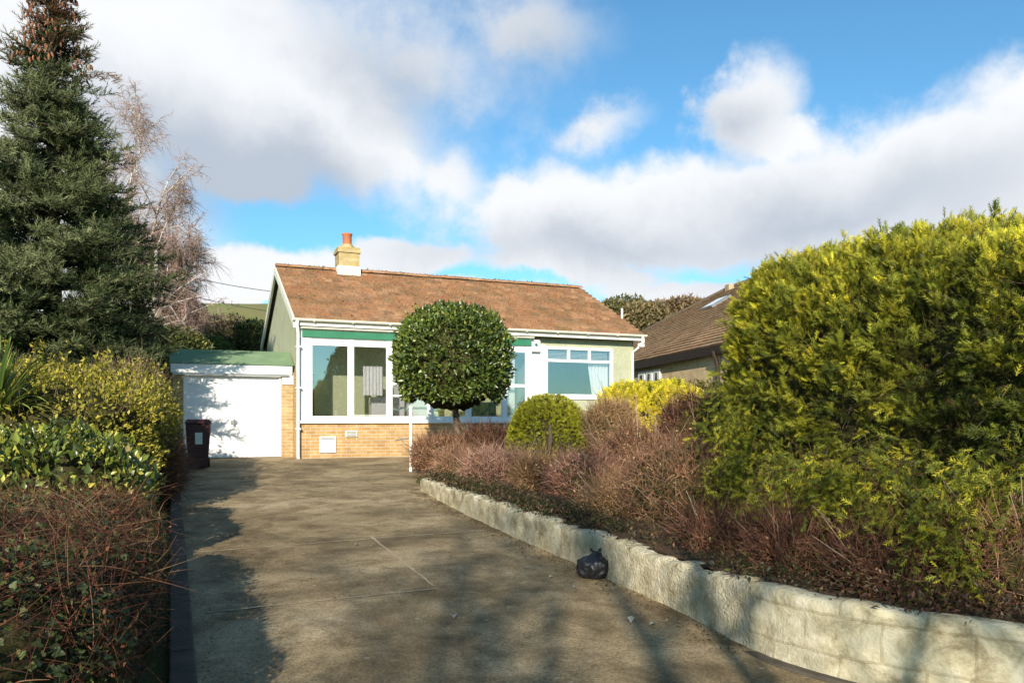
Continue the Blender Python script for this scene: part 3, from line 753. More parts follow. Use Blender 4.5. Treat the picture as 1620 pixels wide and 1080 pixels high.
# ================================================================== GARAGE
GB = .66
gar = empty('garage', hw(-1.2, .9, GB), ANG)
tag(gar, 'attached flat roofed garage with white up and over door and green felt roof edge', 'garage')
def gb(m, a0, a1, b0, b1, z0, z1): m.box(a0 + 1.2, a1 + 1.2, b0 - .9, b1 - .9, z0 - GB, z1 - GB)
m = MB(); gb(m, -.18, .08, .9, 1.12, .3, 2.53); gb(m, -2.45, -2.24, .9, 1.12, .3, 2.53); gb(m, -2.45, -2.25, 1.12, 6.2, .3, 2.6); gb(m, -2.25, .08, 6.0, 6.2, .3, 2.6)
gb(m, .08, .1, .3, .9, .3, 2.6)
m.build('wall', M_BRICK2, gar)
m = MB(); gb(m, -2.5, .06, .86, .9, 2.54, 2.74); m.build('fascia', M_WHITE, gar, bevel=.006)
m = MB(); gb(m, -.16, .09, .868, .9, 2.32, 2.53); m.build('lintel_end', M_CREAMW, gar)
m = MB(); gb(m, -2.46, -.02, .82, .86, 2.5, 2.53); m.build('drip_edge', M_METAL, gar)
m = MB(); Z = lambda z: z - GB
m.prism([(-2.52 + 1.2, -.07, Z(2.745)), (-2.52 + 1.2, .75, Z(3.12)), (-2.52 + 1.2, 5.4, Z(3.2)), (-2.52 + 1.2, 5.4, Z(2.62)), (-2.52 + 1.2, .1, Z(2.62)), (-2.52 + 1.2, -.0, Z(2.75))], (2.52 + .1, 0, 0))
m.build('roof', M_FELT, gar)
m = MB(); x0, x1 = -2.24, -.18; z0, z1 = .68, 2.53; n = 24
for k in range(n):   # horizontal ribs
    a = z0 + (z1 - z0) * k / n; b = z0 + (z1 - z0) * (k + 1) / n; h = (b - a)
    for (y, za, zb) in ((.97, a, a + h * .8), (.976, a + h * .8, b)): gb(m, x0 + .05, x1 - .05, y, y + .03, za, zb)
door = m.build('door', M_GDOOR, gar)
m = MB(); gb(m, x0, x0 + .05, .93, 1.02, z0, z1); gb(m, x1 - .05, x1, .93, 1.02, z0, z1); gb(m, x0 + .05, x1 - .05, .93, 1.02, z1 - .04, z1); m.build('door_frame', M_WHITE, gar)
m = MB(); gb(m, -1.27, -1.13, .94, .97, 1.42, 1.5); gb(m, -1.22, -1.18, .92, .94, 1.38, 1.54); m.build('handle', M_METAL, door, bevel=.005)

# ================================================================== NEIGHBOUR
NB = 1.0
Pp = at(869, 601, 38.8); dN = norm(np.array([.19, -.98, 0])); pN = norm(np.array([.98, .19, 0]))
nbr = empty('house', (Pp[0], Pp[1], NB), math.atan2(dN[1], dN[0]))
tag(nbr, 'neighbouring house with grey brown hipped roof, skylight and buff walls behind the golden hedge', 'house')
# local x along dN (towards the viewer), local y = perpendicular left of dN -> toward +X world
ze = 3.45 - NB; half = 6.3; rise = 3.6; LN = 20.0
m = MB(); m.box(.12, LN - .12, .12, 2 * half - .12, -.8, ze); m.build('wall', mat_brick('sunlit_buff_brick', (.62, .46, .26), (.7, .54, .32), (.6, .52, .38)), nbr)
sN = math.hypot(half, rise)
m = MB(); m.add([(0, 0, ze), (LN, 0, ze), (LN, 2 * half, ze), (0, 2 * half, ze), (half, half, ze + rise), (LN - half, half, ze + rise)],
                [(0, 3, 2, 1), (0, 1, 5, 4), (2, 3, 4, 5), (3, 0, 4), (1, 2, 5)]); nrf = m.build('roof', mat_simple('dull_brown_tiles', (.24, .155, .095), (.34, .23, .15), 5, .9, .1, .6), nbr)
PAL2 = [(.38, .245, .14), (.43, .285, .165), (.34, .215, .12), (.42, .255, .14), (.36, .255, .145)]
def tri_tiles():
    m = MB(); r = random.Random(9); g = .26; w = .3; up = np.array([0, half, rise]) / sN; nr = np.array([0, -rise, half]) / sN
    rows_n = int(sN / g)
    for j in range(rows_n):
        y0 = j * g; x_start = half * y0 / sN
        i0 = int(x_start / w)
        for i in range(i0, int(LN / w)):
            xa = max(i * w + (w / 2 if j % 2 else 0), x_start); xb = min(xa + w - .008, LN - half * (y0 + g) / sN)
            if xb <= xa: continue
            xa2 = max(xa, half * (y0 + g) / sN) if i <= i0 + 1 else xa
            c = tuple(np.array(PAL2[r.randrange(5)]) * r.uniform(.8, 1.2)); l0 = .05 + r.uniform(-.006, .006)
            P = [np.array([xa, 0, ze]) + up * y0, np.array([xb, 0, ze]) + up * y0, np.array([xb, 0, ze]) + up * (y0 + g + .02), np.array([min(xa2, xb), 0, ze]) + up * (y0 + g + .02)]
            m.add([P[0], P[1], P[0] + nr * l0, P[1] + nr * l0, P[2] + nr * .008, P[3] + nr * .008], [(0, 1, 3, 2), (2, 3, 4, 5)], c)
    return m.build('roof_tiles', M_TILE2, nrf, tint=True)
tri_tiles()
m = MB(); m.tube([(0, 0, ze + .03), (half, half, ze + rise + .04), (LN - half, half, ze + rise + .04), (LN, 0, ze + .03)], .1, 8, (.17, .12, .085)); m.build('ridge_tiles', M_TILE2, nrf, tint=True, smooth=True)
m = MB(); m.box(0, LN, -.06, .02, ze - .24, ze - .02); m.box(.03, LN - .03, .02, .12, ze - .06, ze - .02); m.build('gutter', M_DARKB, nbr)
# skylight near the hip
def on_roof(px, py):
    k = np.array([(px - CX) / F, 1, -(py - HZ) / F]); nrw = norm(np.cross(dN, pN * half + ZU * rise)); P0 = np.array([Pp[0], Pp[1], 3.45]); c = np.array([0, 0, CAMZ])
    t = ((P0 - c) @ nrw) / (k @ nrw); p = c + k * t; d = p - P0
    return d @ dN, d @ norm(pN * half + ZU * rise)
xs_, us_ = on_roof(1133, 482)
upN = np.array([0, half, rise]) / sN; nrN = np.array([0, -rise, half]) / sN
def roofbox(m, x0, x1, u0, u1, h0, h1):
    q = lambda x, u_, h: tuple(np.array([x, 0, ze]) + upN * u_ + nrN * h)
    m.add([q(x0, u0, h0), q(x1, u0, h0), q(x1, u1, h0), q(x0, u1, h0), q(x0, u0, h1), q(x1, u0, h1), q(x1, u1, h1), q(x0, u1, h1)],
          [(0, 3, 2, 1), (4, 5, 6, 7), (0, 1, 5, 4), (1, 2, 6, 5), (2, 3, 7, 6), (3, 0, 4, 7)])
m = MB(); roofbox(m, xs_ - .55, xs_ + .55, us_ - .45, us_ + .45, .02, .12); sk = m.build('skylight', M_METAL, nbr)
m = MB(); roofbox(m, xs_ - .47, xs_ + .47, us_ - .37, us_ + .37, .122, .13); m.build('pane', M_GLASS, sk)
# windows on the side wall
yw = .12
def x_on_wall(px):
    k = (px - CX) / F; p0 = Pp + pN * yw; return (k * p0[1] - p0[0]) / (dN[0] - k * dN[1])
for i, (p0, p1) in enumerate(((1012, 1022), (1024, 1034), (1036, 1046))):
    x0, x1 = x_on_wall(p0), x_on_wall(p1)
    m = MB(); m.box(x0, x1, yw - .06, yw, ze - 1.5, ze - .35); wn = m.build('window', M_WHITE, nbr)
    m = MB(); m.box(x0 + .18, x1 - .18, yw - .07, yw - .062, ze - 1.4, ze - .45); m.build('pane', M_GLASS, wn)
xd = x_on_wall(1140); m = MB(); m.tube([(xd, -.1, ze - .15), (xd, 0, ze - .4), (xd, .04, ze - .6), (xd, .04, -.5)], .06, 8); m.build('downpipe', M_DARKB, nbr)
m = MB(); m.box(half + .1, half + .5, half - .3, half + .2, ze + rise - .9, ze + rise + .12); c_ = m.build('chimney', M_PEB2, nbr, bevel=.02)

# ================================================================== PLANTS
# ---- clipped ball tree
def place(px, py, Y): return at(px, py, Y)
bt = place(716, 573, 15.5); base = np.array([bt[0] + .1, bt[1], bedz(15.5)])
ball = empty('topiary_tree', base)
tag(ball, 'large round clipped evergreen ball on a short trunk in front of the glazed bungalow', 'tree')
shp = Shape(bt + ZU * .03, (1.09, 1.09, 1.09), 2.08, 0, .085, 3.4)
fol = Fol()
PALG = [(.035, .055, .012), (.06, .09, .016), (.09, .13, .02), (.14, .175, .028), (.2, .22, .035)]
leaf_cloud(fol, shp, 15000, T_LEAF, .085, PALG, [2, 3, 3, 2, 1], .10, .7, .35, var=.25)
leaf_cloud(fol, shp, 1500, T_LEAF, .075, [(.2, .22, .05), (.16, .19, .04)], None, .02, 1, .7)
P, nn = shp.sample(120)
for p_, q_ in zip(P, nn):
    k = 9; ax = norm(q_ + ZU * .5 + rng.normal(size=3) * .3); t = np.linspace(0, 1, k); C = pick(PALG, k, [0, 1, 2, 3, 3])
    instance(fol, T_LEAF, p_ + ax * (t * rng.uniform(.08, .2))[:, None], ax * .7 + rng.normal(size=(k, 3)) * .5, rng.normal(size=(k, 3)), .07 * rng.uniform(.6, 1.1, k), C)
cr = fol.build('crown', MFG, ball, base)
shp.core(.22, cr, origin=base)
m = MB(); m.tube([(0, 0, -.1), (.02, 0, .3), (-.01, .02, .7), (-.1, 0, bt[2] - base[2] - .5)], [.09, .07, .065, .06], 10); m.build('trunk', M_BARK, ball, smooth=True)

# ---- clipped dome
def shrub_empty(name, c, label, cat, group=None):
    e = empty(name, (c[0], c[1], bedz(c[1]))); tag(e, label, cat, group); return e, np.array([c[0], c[1], bedz(c[1])])
dc = place(868, 682, 13.5)
e, b0 = shrub_empty('dome_shrub', dc, 'yellow green clipped dome shrub with a bare slot, right of the ball tree', 'shrub')
shp = Shape((dc[0], dc[1], .93), (.68, .68, .98), 2.3, 0, .02, 3)
fol = Fol()
leaf_cloud(fol, shp, 14000, T_SPR2, .055, [(.19, .19, .014), (.27, .27, .02), (.35, .34, .03), (.42, .4, .04)], [1, 3, 3, 2], .03, .9, .3, zmin=-.5)
for s in range(2):
    n = 50; P = np.array([dc[0], dc[1] - .6, .95]) + rng.normal(size=(n, 3)) * (.2, .05, .12); twigs(fol, P, rng.normal(size=(n, 3)) * (1, .3, .4), .35, .004, cols((.3, .27, .12), n))
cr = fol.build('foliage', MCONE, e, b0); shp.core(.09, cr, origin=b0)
m = MB(); m.tube([(-.03, -.66, .35), (0, -.70, .55), (-.01, -.69, .8)], [.045, .04, .02], 8); m.build('stem', M_BARK, e, smooth=True)

# ---- golden low conifer
gc = place(1028, 640, 15.5)
e, b0 = shrub_empty('golden_shrub', gc, 'bright yellow flat topped conifer below the right bungalow window', 'shrub')
shp = Shape((gc[0], gc[1], 1.42), (.9, .75, .7), 4.2, 0, .06, 3)
fol = Fol()
leaf_cloud(fol, shp, 6500, T_SPR2, .13, [(.2, .2, .02), (.45, .4, .03), (.6, .5, .04), (.68, .58, .05)], [1, 2, 4, 3], .07, .6, .9, zmin=-.9, tipc=(1.2, 1.2, 1))
cr = fol.build('foliage', MCONE, e, b0); shp.core(.14, cr, origin=b0)
# olive shrub beside it, further back
oc = place(1115, 615, 17)
e, b0 = shrub_empty('olive_shrub', oc, 'small olive green shrub between the golden conifer and the tall hedge', 'shrub')
shp = Shape((oc[0], oc[1], 1.4), (.7, .7, .88), 2.2, 0, .1, 3); fol = Fol()
leaf_cloud(fol, shp, 4000, T_LEAF, .09, [(.07, .08, .015), (.12, .12, .02), (.2, .16, .03)], None, .1)
cr = fol.build('foliage', MF, e, b0); shp.core(.15, cr, origin=b0)

# ---- brown twiggy shrubs
BR = [(.1, .045, .025), (.18, .085, .045), (.26, .135, .075), (.34, .19, .11), (.4, .24, .15)]
ORB = [(.2, .1, .045), (.3, .17, .08), (.4, .25, .12), (.46, .29, .16)]
PKB = [(.18, .08, .05), (.3, .14, .095), (.42, .23, .165), (.5, .32, .23)]
DKB = [(.06, .026, .018), (.11, .048, .032), (.16, .075, .045), (.22, .11, .065)]
def twiggy(name, c, r, pal, label, n=3000, nl=3500, cat='shrub', group='bare brown shrubs in the raised bed', tw=.0035, lf=.028, parent_z=None):
    zb = bedz(c[1]); base = np.array([c[0], c[1], zb]); e = empty(name, base); tag(e, label, cat, group)
    shp = Shape(c, r, 2.3, rng.uniform(0, 3), .13 * min(r), 3.2)
    fol = Fol(); P, nn = shp.sample(n, -.7); n = len(P)
    start = P - nn * rng.uniform(.12, .4, (n, 1)) * min(r) - np.array([0, 0, .06])
    d = P - start + rng.normal(size=(n, 3)) * .07
    C = pick(pal, n, None, .3, wob(P, 6) * 1.3)
    twigs(fol, start, d, np.linalg.norm(d, axis=1) * rng.uniform(.8, 1.25, n), tw * rng.uniform(.7, 1.4, n), C, .4)
    # criss-cross fine twigs on the surface
    k = n; P2, n2 = shp.sample(k, -.7); k = len(P2)
    d2 = np.cross(n2, rng.normal(size=(k, 3))) + n2 * .35 + np.array([0, 0, .25])
    twigs(fol, P2 - n2 * rng.uniform(0, .1, (k, 1)), d2, rng.uniform(.1, .28, k), tw * .8, pick(pal, k, None, .3, wob(P2, 4)), .5)
    leaf_cloud(fol, shp, nl, T_LEAF, lf, pal, None, .07, .6, .2, zmin=-.8, var=.3)
    k = 110; P4, n4 = shp.sample(k, -.2); k = len(P4); b4 = np.array(c) - (0, 0, r[2]) + rng.normal(size=(k, 3)) * np.array([r[0], r[1], .02]) * .3; d4 = P4 - b4
    twigs(fol, b4, d4, np.linalg.norm(d4, axis=1) * rng.uniform(.95, 1.2, k), tw * rng.uniform(1.6, 3.2, k), cols((.3, .22, .16), k, .3), .25, 5)
    leaf_cloud(fol, shp, 500, T_LEAF, lf * 1.3, [(.07, .08, .02), (.13, .12, .04), (.3, .22, .12)], None, .1, .6, .2, zmin=-.8, var=.3)
    # taller wisps
    k = 160; P3, n3 = shp.sample(k, .2); k = len(P3); twigs(fol, P3, n3 + np.array([0, 0, .8]) + rng.normal(size=(k, 3)) * .4, rng.uniform(.1, .3, k), tw * .8, pick(pal, k), .5)
    o = fol.build('twigs', MTW, e, base)
    shp.core(min(r) * .22 + .02, o, origin=base, mat=M_CORE)
    return e
TWG = [
 # px, py centre, Y, rx, rz, palette, label
 (694, 722, 14.6, .5, .36, BR, 'brown heathery mound at the far end of the low wall, under the ball tree'),
 (772, 712, 15.0, .5, .4, DKB, 'dark maroon shrub in the ball tree shadow against the brick base'),
 (722, 742, 12.7, .36, .28, BR, 'small reddish brown shrub just above the far tip of the low wall'),
 (790, 752, 11.9, .5, .38, PKB, 'pinkish brown twiggy shrub below the clipped dome'),
 (860, 765, 11.0, .42, .36, ORB, 'orange brown shrub in front of the clipped dome'),
 (930, 768, 10.2, .45, .40, PKB, 'pale pink topped twiggy shrub at the middle of the low wall'),
 (965, 690, 13.2, .42, .62, ORB, 'tall sandy brown shrub between the clipped dome and the golden conifer'),
 (1025, 745, 10.6, .62, .58, BR, 'wide russet brown shrub in front of the golden conifer'),
 (1000, 805, 8.7, .48, .34, ORB, 'light brown wiry shrub right above the black bag'),
 (1085, 790, 8.2, .55, .58, BR, 'dense reddish brown shrub nudging the left foot of the tall hedge'),
 (1105, 700, 10.4, .5, .62, DKB, 'dark plum brown shrub behind, touching the left flank of the tall hedge'),
 (1150, 870, 6.6, .42, .30, DKB, 'dark brown wiry shrub at the bend where the rugged wall turns smooth'),
 (1275, 880, 5.75, .42, .32, DKB, 'dark bramble under the hedge over the shadowed wall blocks'),
 (1430, 905, 5.1, .48, .30, DKB, 'brown bramble under the hanging hedge branch'),
 (1590, 890, 4.85, .45, .38, BR, 'rusty brown bramble under the hedge at the wall end nearest the viewer'),
]
for px, py, Y, rx, rz, pal, lab in TWG:
    near = Y < 9; rx *= 1.1
    twiggy('twiggy_shrub', place(px, py, Y), (rx, rx * .9, rz), pal, lab, n=int((3000 if near else 2400)), nl=int(3000 if not near else 2600), lf=.03 if not near else .022, tw=.005 if not near else .0032)

# ---- low green cover along the wall crest
fol = Fol(); pts = resample([(x + .16, y + .06) for x, y in WALLP], .02)
pts = np.array(pts); n = 17000; idx = rng.integers(0, len(pts), n)
keepd = wob(np.c_[pts[idx], np.zeros(n)], 2.0) + rng.normal(size=n) * .3
P = np.c_[pts[idx] + np.abs(rng.normal(size=(n, 2))) * (.26, .1) + rng.normal(size=(n, 2)) * .07 + np.array([-.06, -.02]), np.zeros(n)]
wt = np.interp(P[:, 1], [3, 4.9, 5.7, 7, 8.4, 10, 12.5], [.49, .49, .47, .51, .54, .58, .62])
P[:, 2] = wt + np.abs(rng.normal(size=n)) * .06 - .01
P = P[(keepd > -.3)]; n = len(P)
sel = P[:, 1] > 4.6
pal = pick([(.03, .035, .01), (.05, .065, .016), (.09, .06, .03), (.15, .09, .05)], n)
pal[~sel] = pick([(.06, .03, .02), (.1, .05, .03), (.05, .045, .015)], int((~sel).sum()))
instance(fol, T_LEAF, P, rng.normal(size=(n, 3)) + (0, -.2, .6), rng.normal(size=(n, 3)) + (0, 0, 1), rng.uniform(.02, .05, n), pal)
gcv = fol.build('ground_cover', MF); tag(gcv, 'low dark green creeping plants spilling over the crest of the garden wall', 'ground cover', kind='stuff')

# ---- tall golden conifer hedge, right
hc = np.array([3.95, 6.75, 1.75]); hrz = math.atan2(-.91, .42)
hedge_e = empty('conifer_hedge', (hc[0], hc[1], bedz(hc[1])))
tag(hedge_e, 'tall bushy golden green conifer hedge above the smooth end of the garden wall', 'hedge')
hb0 = np.array([hc[0], hc[1], bedz(hc[1])])
# local x along the face, +y towards the garden's right/back
def htop(X): return 1.0 + .02 * np.sin(X[:, 0] * 2.1 + 1) + .025 * np.clip(-X[:, 0], 0, 2.0) - .075 * np.clip(X[:, 0] + .2, 0, 2.5)
shp = Shape((hc[0] + .05, hc[1] - .1, 1.70), (2.68, 1.25, 1.27), 4.0, hrz, .17, 2.1, htop); shp.taper = .17
fol = Fol()
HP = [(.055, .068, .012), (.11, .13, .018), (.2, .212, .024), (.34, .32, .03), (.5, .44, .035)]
T_LITE = (lambda: (lambda v, t, f: (np.array(v), np.array(t), np.array(f), E4))(
    [(-.05, 0, 0), (.05, 0, 0), (0, 1, -.1)] + [q for y, L_ in ((.1, .42), (.35, .4), (.6, .3)) for s_ in (-1, 1) for q in ((0, y - .05, 0), (0, y + .1, 0), (s_ * L_ * .6, y + L_ * .8, -.04))],
    [0, 0, 1] + [q for y in (.1, .35, .6) for s_ in (-1, 1) for q in (y, y, min(1, y + .4))],
    [(0, 1, 2)] + [(3 + 3 * i, 4 + 3 * i, 5 + 3 * i) for i in range(6)]))()
def hedge_keep(P, nn): return (P[:, 1] < 9.6) & (P[:, 2] > .66) & ((nn[:, 0] < .45) | (nn[:, 2] > .35))
def plumes(n, per, lmin, lmax, size, zlow=.66, spread=.04, dark=1.0):
    P, nn = shp.sample(n); k0 = hedge_keep(P, nn) & (P[:, 2] > zlow) & (rng.random(len(P)) < .25 + 1.2 * np.clip((P[:, 2] - .6) / .35, 0, 1)); P = P[k0]; nn = nn[k0]; n = len(P)
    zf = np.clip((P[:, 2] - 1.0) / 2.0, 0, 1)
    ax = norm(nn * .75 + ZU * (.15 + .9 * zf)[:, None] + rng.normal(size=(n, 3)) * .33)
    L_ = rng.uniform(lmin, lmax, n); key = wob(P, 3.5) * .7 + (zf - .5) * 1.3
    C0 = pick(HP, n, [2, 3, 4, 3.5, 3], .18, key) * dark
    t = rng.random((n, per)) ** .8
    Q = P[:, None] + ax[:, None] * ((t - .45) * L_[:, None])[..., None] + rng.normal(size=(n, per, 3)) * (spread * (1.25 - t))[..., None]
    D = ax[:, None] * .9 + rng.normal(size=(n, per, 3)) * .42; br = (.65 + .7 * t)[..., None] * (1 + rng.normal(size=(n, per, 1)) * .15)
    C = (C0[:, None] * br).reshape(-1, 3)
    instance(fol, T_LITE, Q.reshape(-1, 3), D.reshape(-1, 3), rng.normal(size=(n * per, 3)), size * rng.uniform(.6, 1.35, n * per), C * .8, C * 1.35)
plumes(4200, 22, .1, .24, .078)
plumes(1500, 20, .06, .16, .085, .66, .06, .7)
for (px, py, Y, n_) in [(x_, y_ + rng.normal() * 18, np.interp(x_, [1130, 1300, 1620], [7.1, 5.75, 4.75]), 34) for x_ in range(1130, 1640, 13) for y_ in (735, 790, 825)]:
    c_ = place(px, py, Y) if False else at(px, py, Y); ax = norm(np.array([-.5, -.45, -.35]) + rng.normal(size=3) * .4); t = rng.random(n_)
    q_ = c_ + ax * (t * .26)[:, None] + rng.normal(size=(n_, 3)) * .045; C = pick(HP, n_, [2, 4, 4, 2, .6]) * (.75 + .5 * t)[:, None]
    instance(fol, T_LITE, q_, ax + rng.normal(size=(n_, 3)) * .5, rng.normal(size=(n_, 3)), .08 * rng.uniform(.6, 1.3, n_), C * .8, C * 1.35)
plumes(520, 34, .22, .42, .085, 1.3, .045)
P, nn = shp.sample(9000); k0 = hedge_keep(P, nn); P = P[k0]; nn = nn[k0]; k = len(P)
P = P - nn * rng.uniform(.02, .16, (k, 1)); kk = wob(P, 3.0)
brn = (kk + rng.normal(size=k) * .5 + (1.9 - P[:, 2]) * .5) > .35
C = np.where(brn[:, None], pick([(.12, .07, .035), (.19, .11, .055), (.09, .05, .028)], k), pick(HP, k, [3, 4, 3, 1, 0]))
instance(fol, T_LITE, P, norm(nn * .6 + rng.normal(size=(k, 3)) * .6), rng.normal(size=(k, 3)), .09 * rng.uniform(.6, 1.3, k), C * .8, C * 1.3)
# the drooping branch low on the right
for (px, py, Y, n) in ((1520, 800, 4.75, 90), (1510, 850, 4.65, 80), (1535, 890, 4.6, 60), (1500, 905, 4.6, 35), (1450, 820, 4.8, 70), (1180, 700, 7.0, 90), (1140, 660, 7.5, 120), (1155, 750, 6.9, 80), (1320, 800, 5.5, 80), (1250, 790, 5.9, 90), (1380, 830, 5.2, 60)):
    c = place(px, py, Y); P = c + rng.normal(size=(n, 3)) * (.13, .1, .13); C = pick(HP, n, [1, 3, 4, 2, 1])
    P = np.repeat(P, 4, 0) + rng.normal(size=(4 * n, 3)) * .035; C = np.repeat(C, 4, 0); n *= 4
    instance(fol, T_LITE, P, rng.normal(size=(n, 3)) * .6 + (-.4, -.5, -.25), rng.normal(size=(n, 3)), .08 * rng.uniform(.6, 1.3, n), C * .8, C * 1.4)
cr = fol.build('foliage', MCONE, hedge_e, hb0)
fol = Fol(); P, nn = shp.sample(2600); keep = (nn[:, 0] < .5); P = P[keep]; nn = nn[keep]; k = len(P)
twigs(fol, P - nn * .15, norm(nn * .5 + np.cross(nn, rng.normal(size=(k, 3))) * .7), rng.uniform(.15, .35, k), rng.uniform(.002, .005, k), cols((.17, .12, .08), k), .5)
P = np.stack([rng.uniform(1.9, 4.4, 900), rng.uniform(0, 1, 900), rng.uniform(.55, 1.2, 900)], 1); P[:, 1] = 7.4 - (P[:, 0] - 1.9) * 1.15 + rng.normal(size=900) * .2
twigs(fol, P, rng.normal(size=(900, 3)) + (0, 0, .7), rng.uniform(.15, .4, 900), .003, cols((.13, .065, .04), 900), .5)
fol.build('twigs', MTW, hedge_e, hb0)
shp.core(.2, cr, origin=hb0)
m = MB()
for i in range(7):
    p = hc + np.array([math.cos(hrz), math.sin(hrz), 0]) * (-2.2 + i * .72) - hb0; m.tube([(p[0], p[1], -.15), (p[0] + .03, p[1], .6), (p[0], p[1], 1.8)], [.06, .05, .02], 8)
m.build('trunk', M_BARK, hedge_e, smooth=True)

# ---- left side: near ivy-and-bramble hedge, laurel, privet
def lhedge(name, label, s0, s1, off, wid, zt, zlow, p, amp, cat='hedge'):
    c = left((s0 + s1) / 2) - U * (off + wid / 2); zb = zd(c[1]) - .05
    e = empty(name, (c[0], c[1], zb + .05)); tag(e, label, cat)
    shp = Shape((c[0], c[1], (zt + zb) / 2), (wid / 2, (s1 - s0) / 2, (zt - zb) / 2), p, ANG, amp, 1.8)
    return e, shp, np.array([c[0], c[1], zb + .05])
LAU = [(.04, .055, .012), (.075, .105, .018), (.14, .17, .028), (.26, .26, .04)]
PRV = [(.06, .065, .012), (.13, .13, .018), (.22, .2, .025), (.32, .28, .035), (.42, .35, .05)]
IVY = [(.025, .035, .012), (.045, .06, .018), (.08, .1, .03), (.14, .15, .05)]
# near hedge
e, shp, b0 = lhedge('ivy_hedge', 'near overgrown hedge of brown brambles and dark ivy beside the drive', -2.4, 2.4, .2, 1.9, 1.0, 0, 3.2, .12)
fol = Fol()
P, nn = shp.sample(42000, -.95); n = len(P)
P = P - nn * np.abs(rng.normal(size=(n, 1))) * .1
kk = wob(P, 3.2) * .9 + rng.normal(size=n) * .5; P = P[kk > -.6]; nn = nn[kk > -.6]; n = len(P)
instance(fol, T_IVY, P, rng.normal(size=(n, 3)) + (0, 0, -.3), nn + rng.normal(size=(n, 3)) * .5, .03 * rng.uniform(.5, 1.4, n), pick(IVY, n, None, .25, wob(P, 3)), pick(IVY, n, None, .25, wob(P, 3)) * 1.3)
lv = fol.build('ivy_leaves', MF, e, b0)
fol = Fol(); P, nn = shp.sample(13000, -.9); n = len(P)
tang = np.cross(nn, rng.normal(size=(n, 3)))
twigs(fol, P - nn * rng.uniform(0, .14, (n, 1)), tang + nn * .3 + np.array([.0, 0, .1]), rng.uniform(.06, .26, n), rng.uniform(.0013, .0032, n), pick([(.06, .022, .016), (.1, .035, .022), (.15, .07, .035), (.2, .11, .06), (.26, .17, .1)], n, [3, 4, 4, 2, 1], .3, wob(P, 5)), .6)
tk = shp.sample(350, .3)[0]; k = len(tk); twigs(fol, tk - (0, 0, .05), rng.normal(size=(k, 3)) * (.8, .8, .25) + (.2, -.1, .25), rng.uniform(.15, .4, k), rng.uniform(.002, .0045, k), cols((.2, .11, .06), k, .35), .5, 4)
leaf_cloud(fol, shp, 6000, T_LEAF, .022, [(.1, .03, .018), (.15, .06, .03), (.09, .06, .025), (.06, .03, .02)], None, .08)
tw_ = fol.build('bramble_twigs', MTW, e, b0); shp.core(.16, tw_, origin=b0)
# laurel with glossy leaves
e, shp, b0 = lhedge('laurel_shrub', 'glossy dark green laurel rising behind the near bramble hedge', 1.9, 4.9, .2, 2.0, 1.46, 0, 2.3, .18, 'shrub')
fol = Fol(); leaf_cloud(fol, shp, 9000, T_LEAF, .072, LAU, [1, 3, 3, 2], .12, .6, .5, zmin=-.6)
leaf_cloud(fol, shp, 2500, T_LEAF, .06, [(.28, .28, .04), (.38, .34, .06), (.2, .16, .07)], None, .03, .6, .5, zmin=-.2)
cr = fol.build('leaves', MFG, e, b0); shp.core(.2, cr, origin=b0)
# brown sprawl on the drive side of the laurel
e, shp, b0 = lhedge('bramble', 'brown leafless bramble on the drive side of the laurel', 6.0, 10.0, .03, .4, 1.15, 0, 2.5, .1, 'bramble')
fol = Fol(); P, nn = shp.sample(8000, -.9); n = len(P)
twigs(fol, P - nn * rng.uniform(0, .1, (n, 1)), np.cross(nn, rng.normal(size=(n, 3))) + nn * .5 + (0, 0, .3), rng.uniform(.1, .35, n), rng.uniform(.002, .004, n), pick([(.09, .04, .025), (.16, .08, .05), (.24, .14, .09)], n, None, .3, wob(P, 4)), .5)
leaf_cloud(fol, shp, 4500, T_LEAF, .035, [(.09, .045, .02), (.05, .06, .015), (.12, .11, .02), (.03, .05, .015)], None, .08)
tw_ = fol.build('twigs', MTW, e, b0); shp.core(.13, tw_, origin=b0)
# privet: two bodies make the far hedge
e, shp, b0 = lhedge('privet_hedge', 'yellow green leafy hedge running from the laurel to the garage', 4.6, 12.2, .12, 3.1, 2.12, 0, 3.6, .2)
fol = Fol(); leaf_cloud(fol, shp, 36000, T_LEAF, .056, PRV, [1, 3, 4, 3, 2], .13, .6, .6, zmin=-.95)
P, nn = shp.sample(420, .4)
for p in P:
    k = 22; ax = norm(np.array([rng.normal() * .35, rng.normal() * .35, 1])); t = rng.random(k); L_ = rng.uniform(.12, .42)
    C = pick(PRV, k, [0, 2, 4, 3, 2]); instance(fol, T_LEAF, p + ax * (t * L_)[:, None], ax * .5 + rng.normal(size=(k, 3)) * .7, rng.normal(size=(k, 3)), .06 * rng.uniform(.6, 1.2, k), C)
cr = fol.build('leaves', MF, e, b0); 
fol = Fol(); P, nn = shp.sample(1500, .1); k = len(P); twigs(fol, P - nn * .15, nn + (0, 0, .8) + rng.normal(size=(k, 3)) * .4, rng.uniform(.2, .5, k), .004, cols((.22, .16, .09), k), .3); fol.build('twigs', MTW, e, b0)
shp.core(.22, cr, origin=b0)
# taller buff shrub nearest the garage
e, shp, b0 = lhedge('buff_shrub', 'buff leaved upright shrub at the garage end of the privet hedge', 8.2, 11.2, .1, 1.3, 2.42, 0, 2.4, .18, 'shrub')
fol = Fol(); leaf_cloud(fol, shp, 4200, T_LEAF, .07, [(.12, .1, .03), (.22, .17, .06), (.3, .22, .1), (.15, .16, .03)], None, .15, .5, .8, zmin=-.6)
P, nn = shp.sample(700, 0); k = len(P); twigs(fol, P - nn * .1, nn + (0, 0, 1) + rng.normal(size=(k, 3)) * .4, rng.uniform(.2, .5, k), .004, cols((.25, .18, .1), k), .3)
cr = fol.build('leaves', MF, e, b0); shp.core(.25, cr, origin=b0)

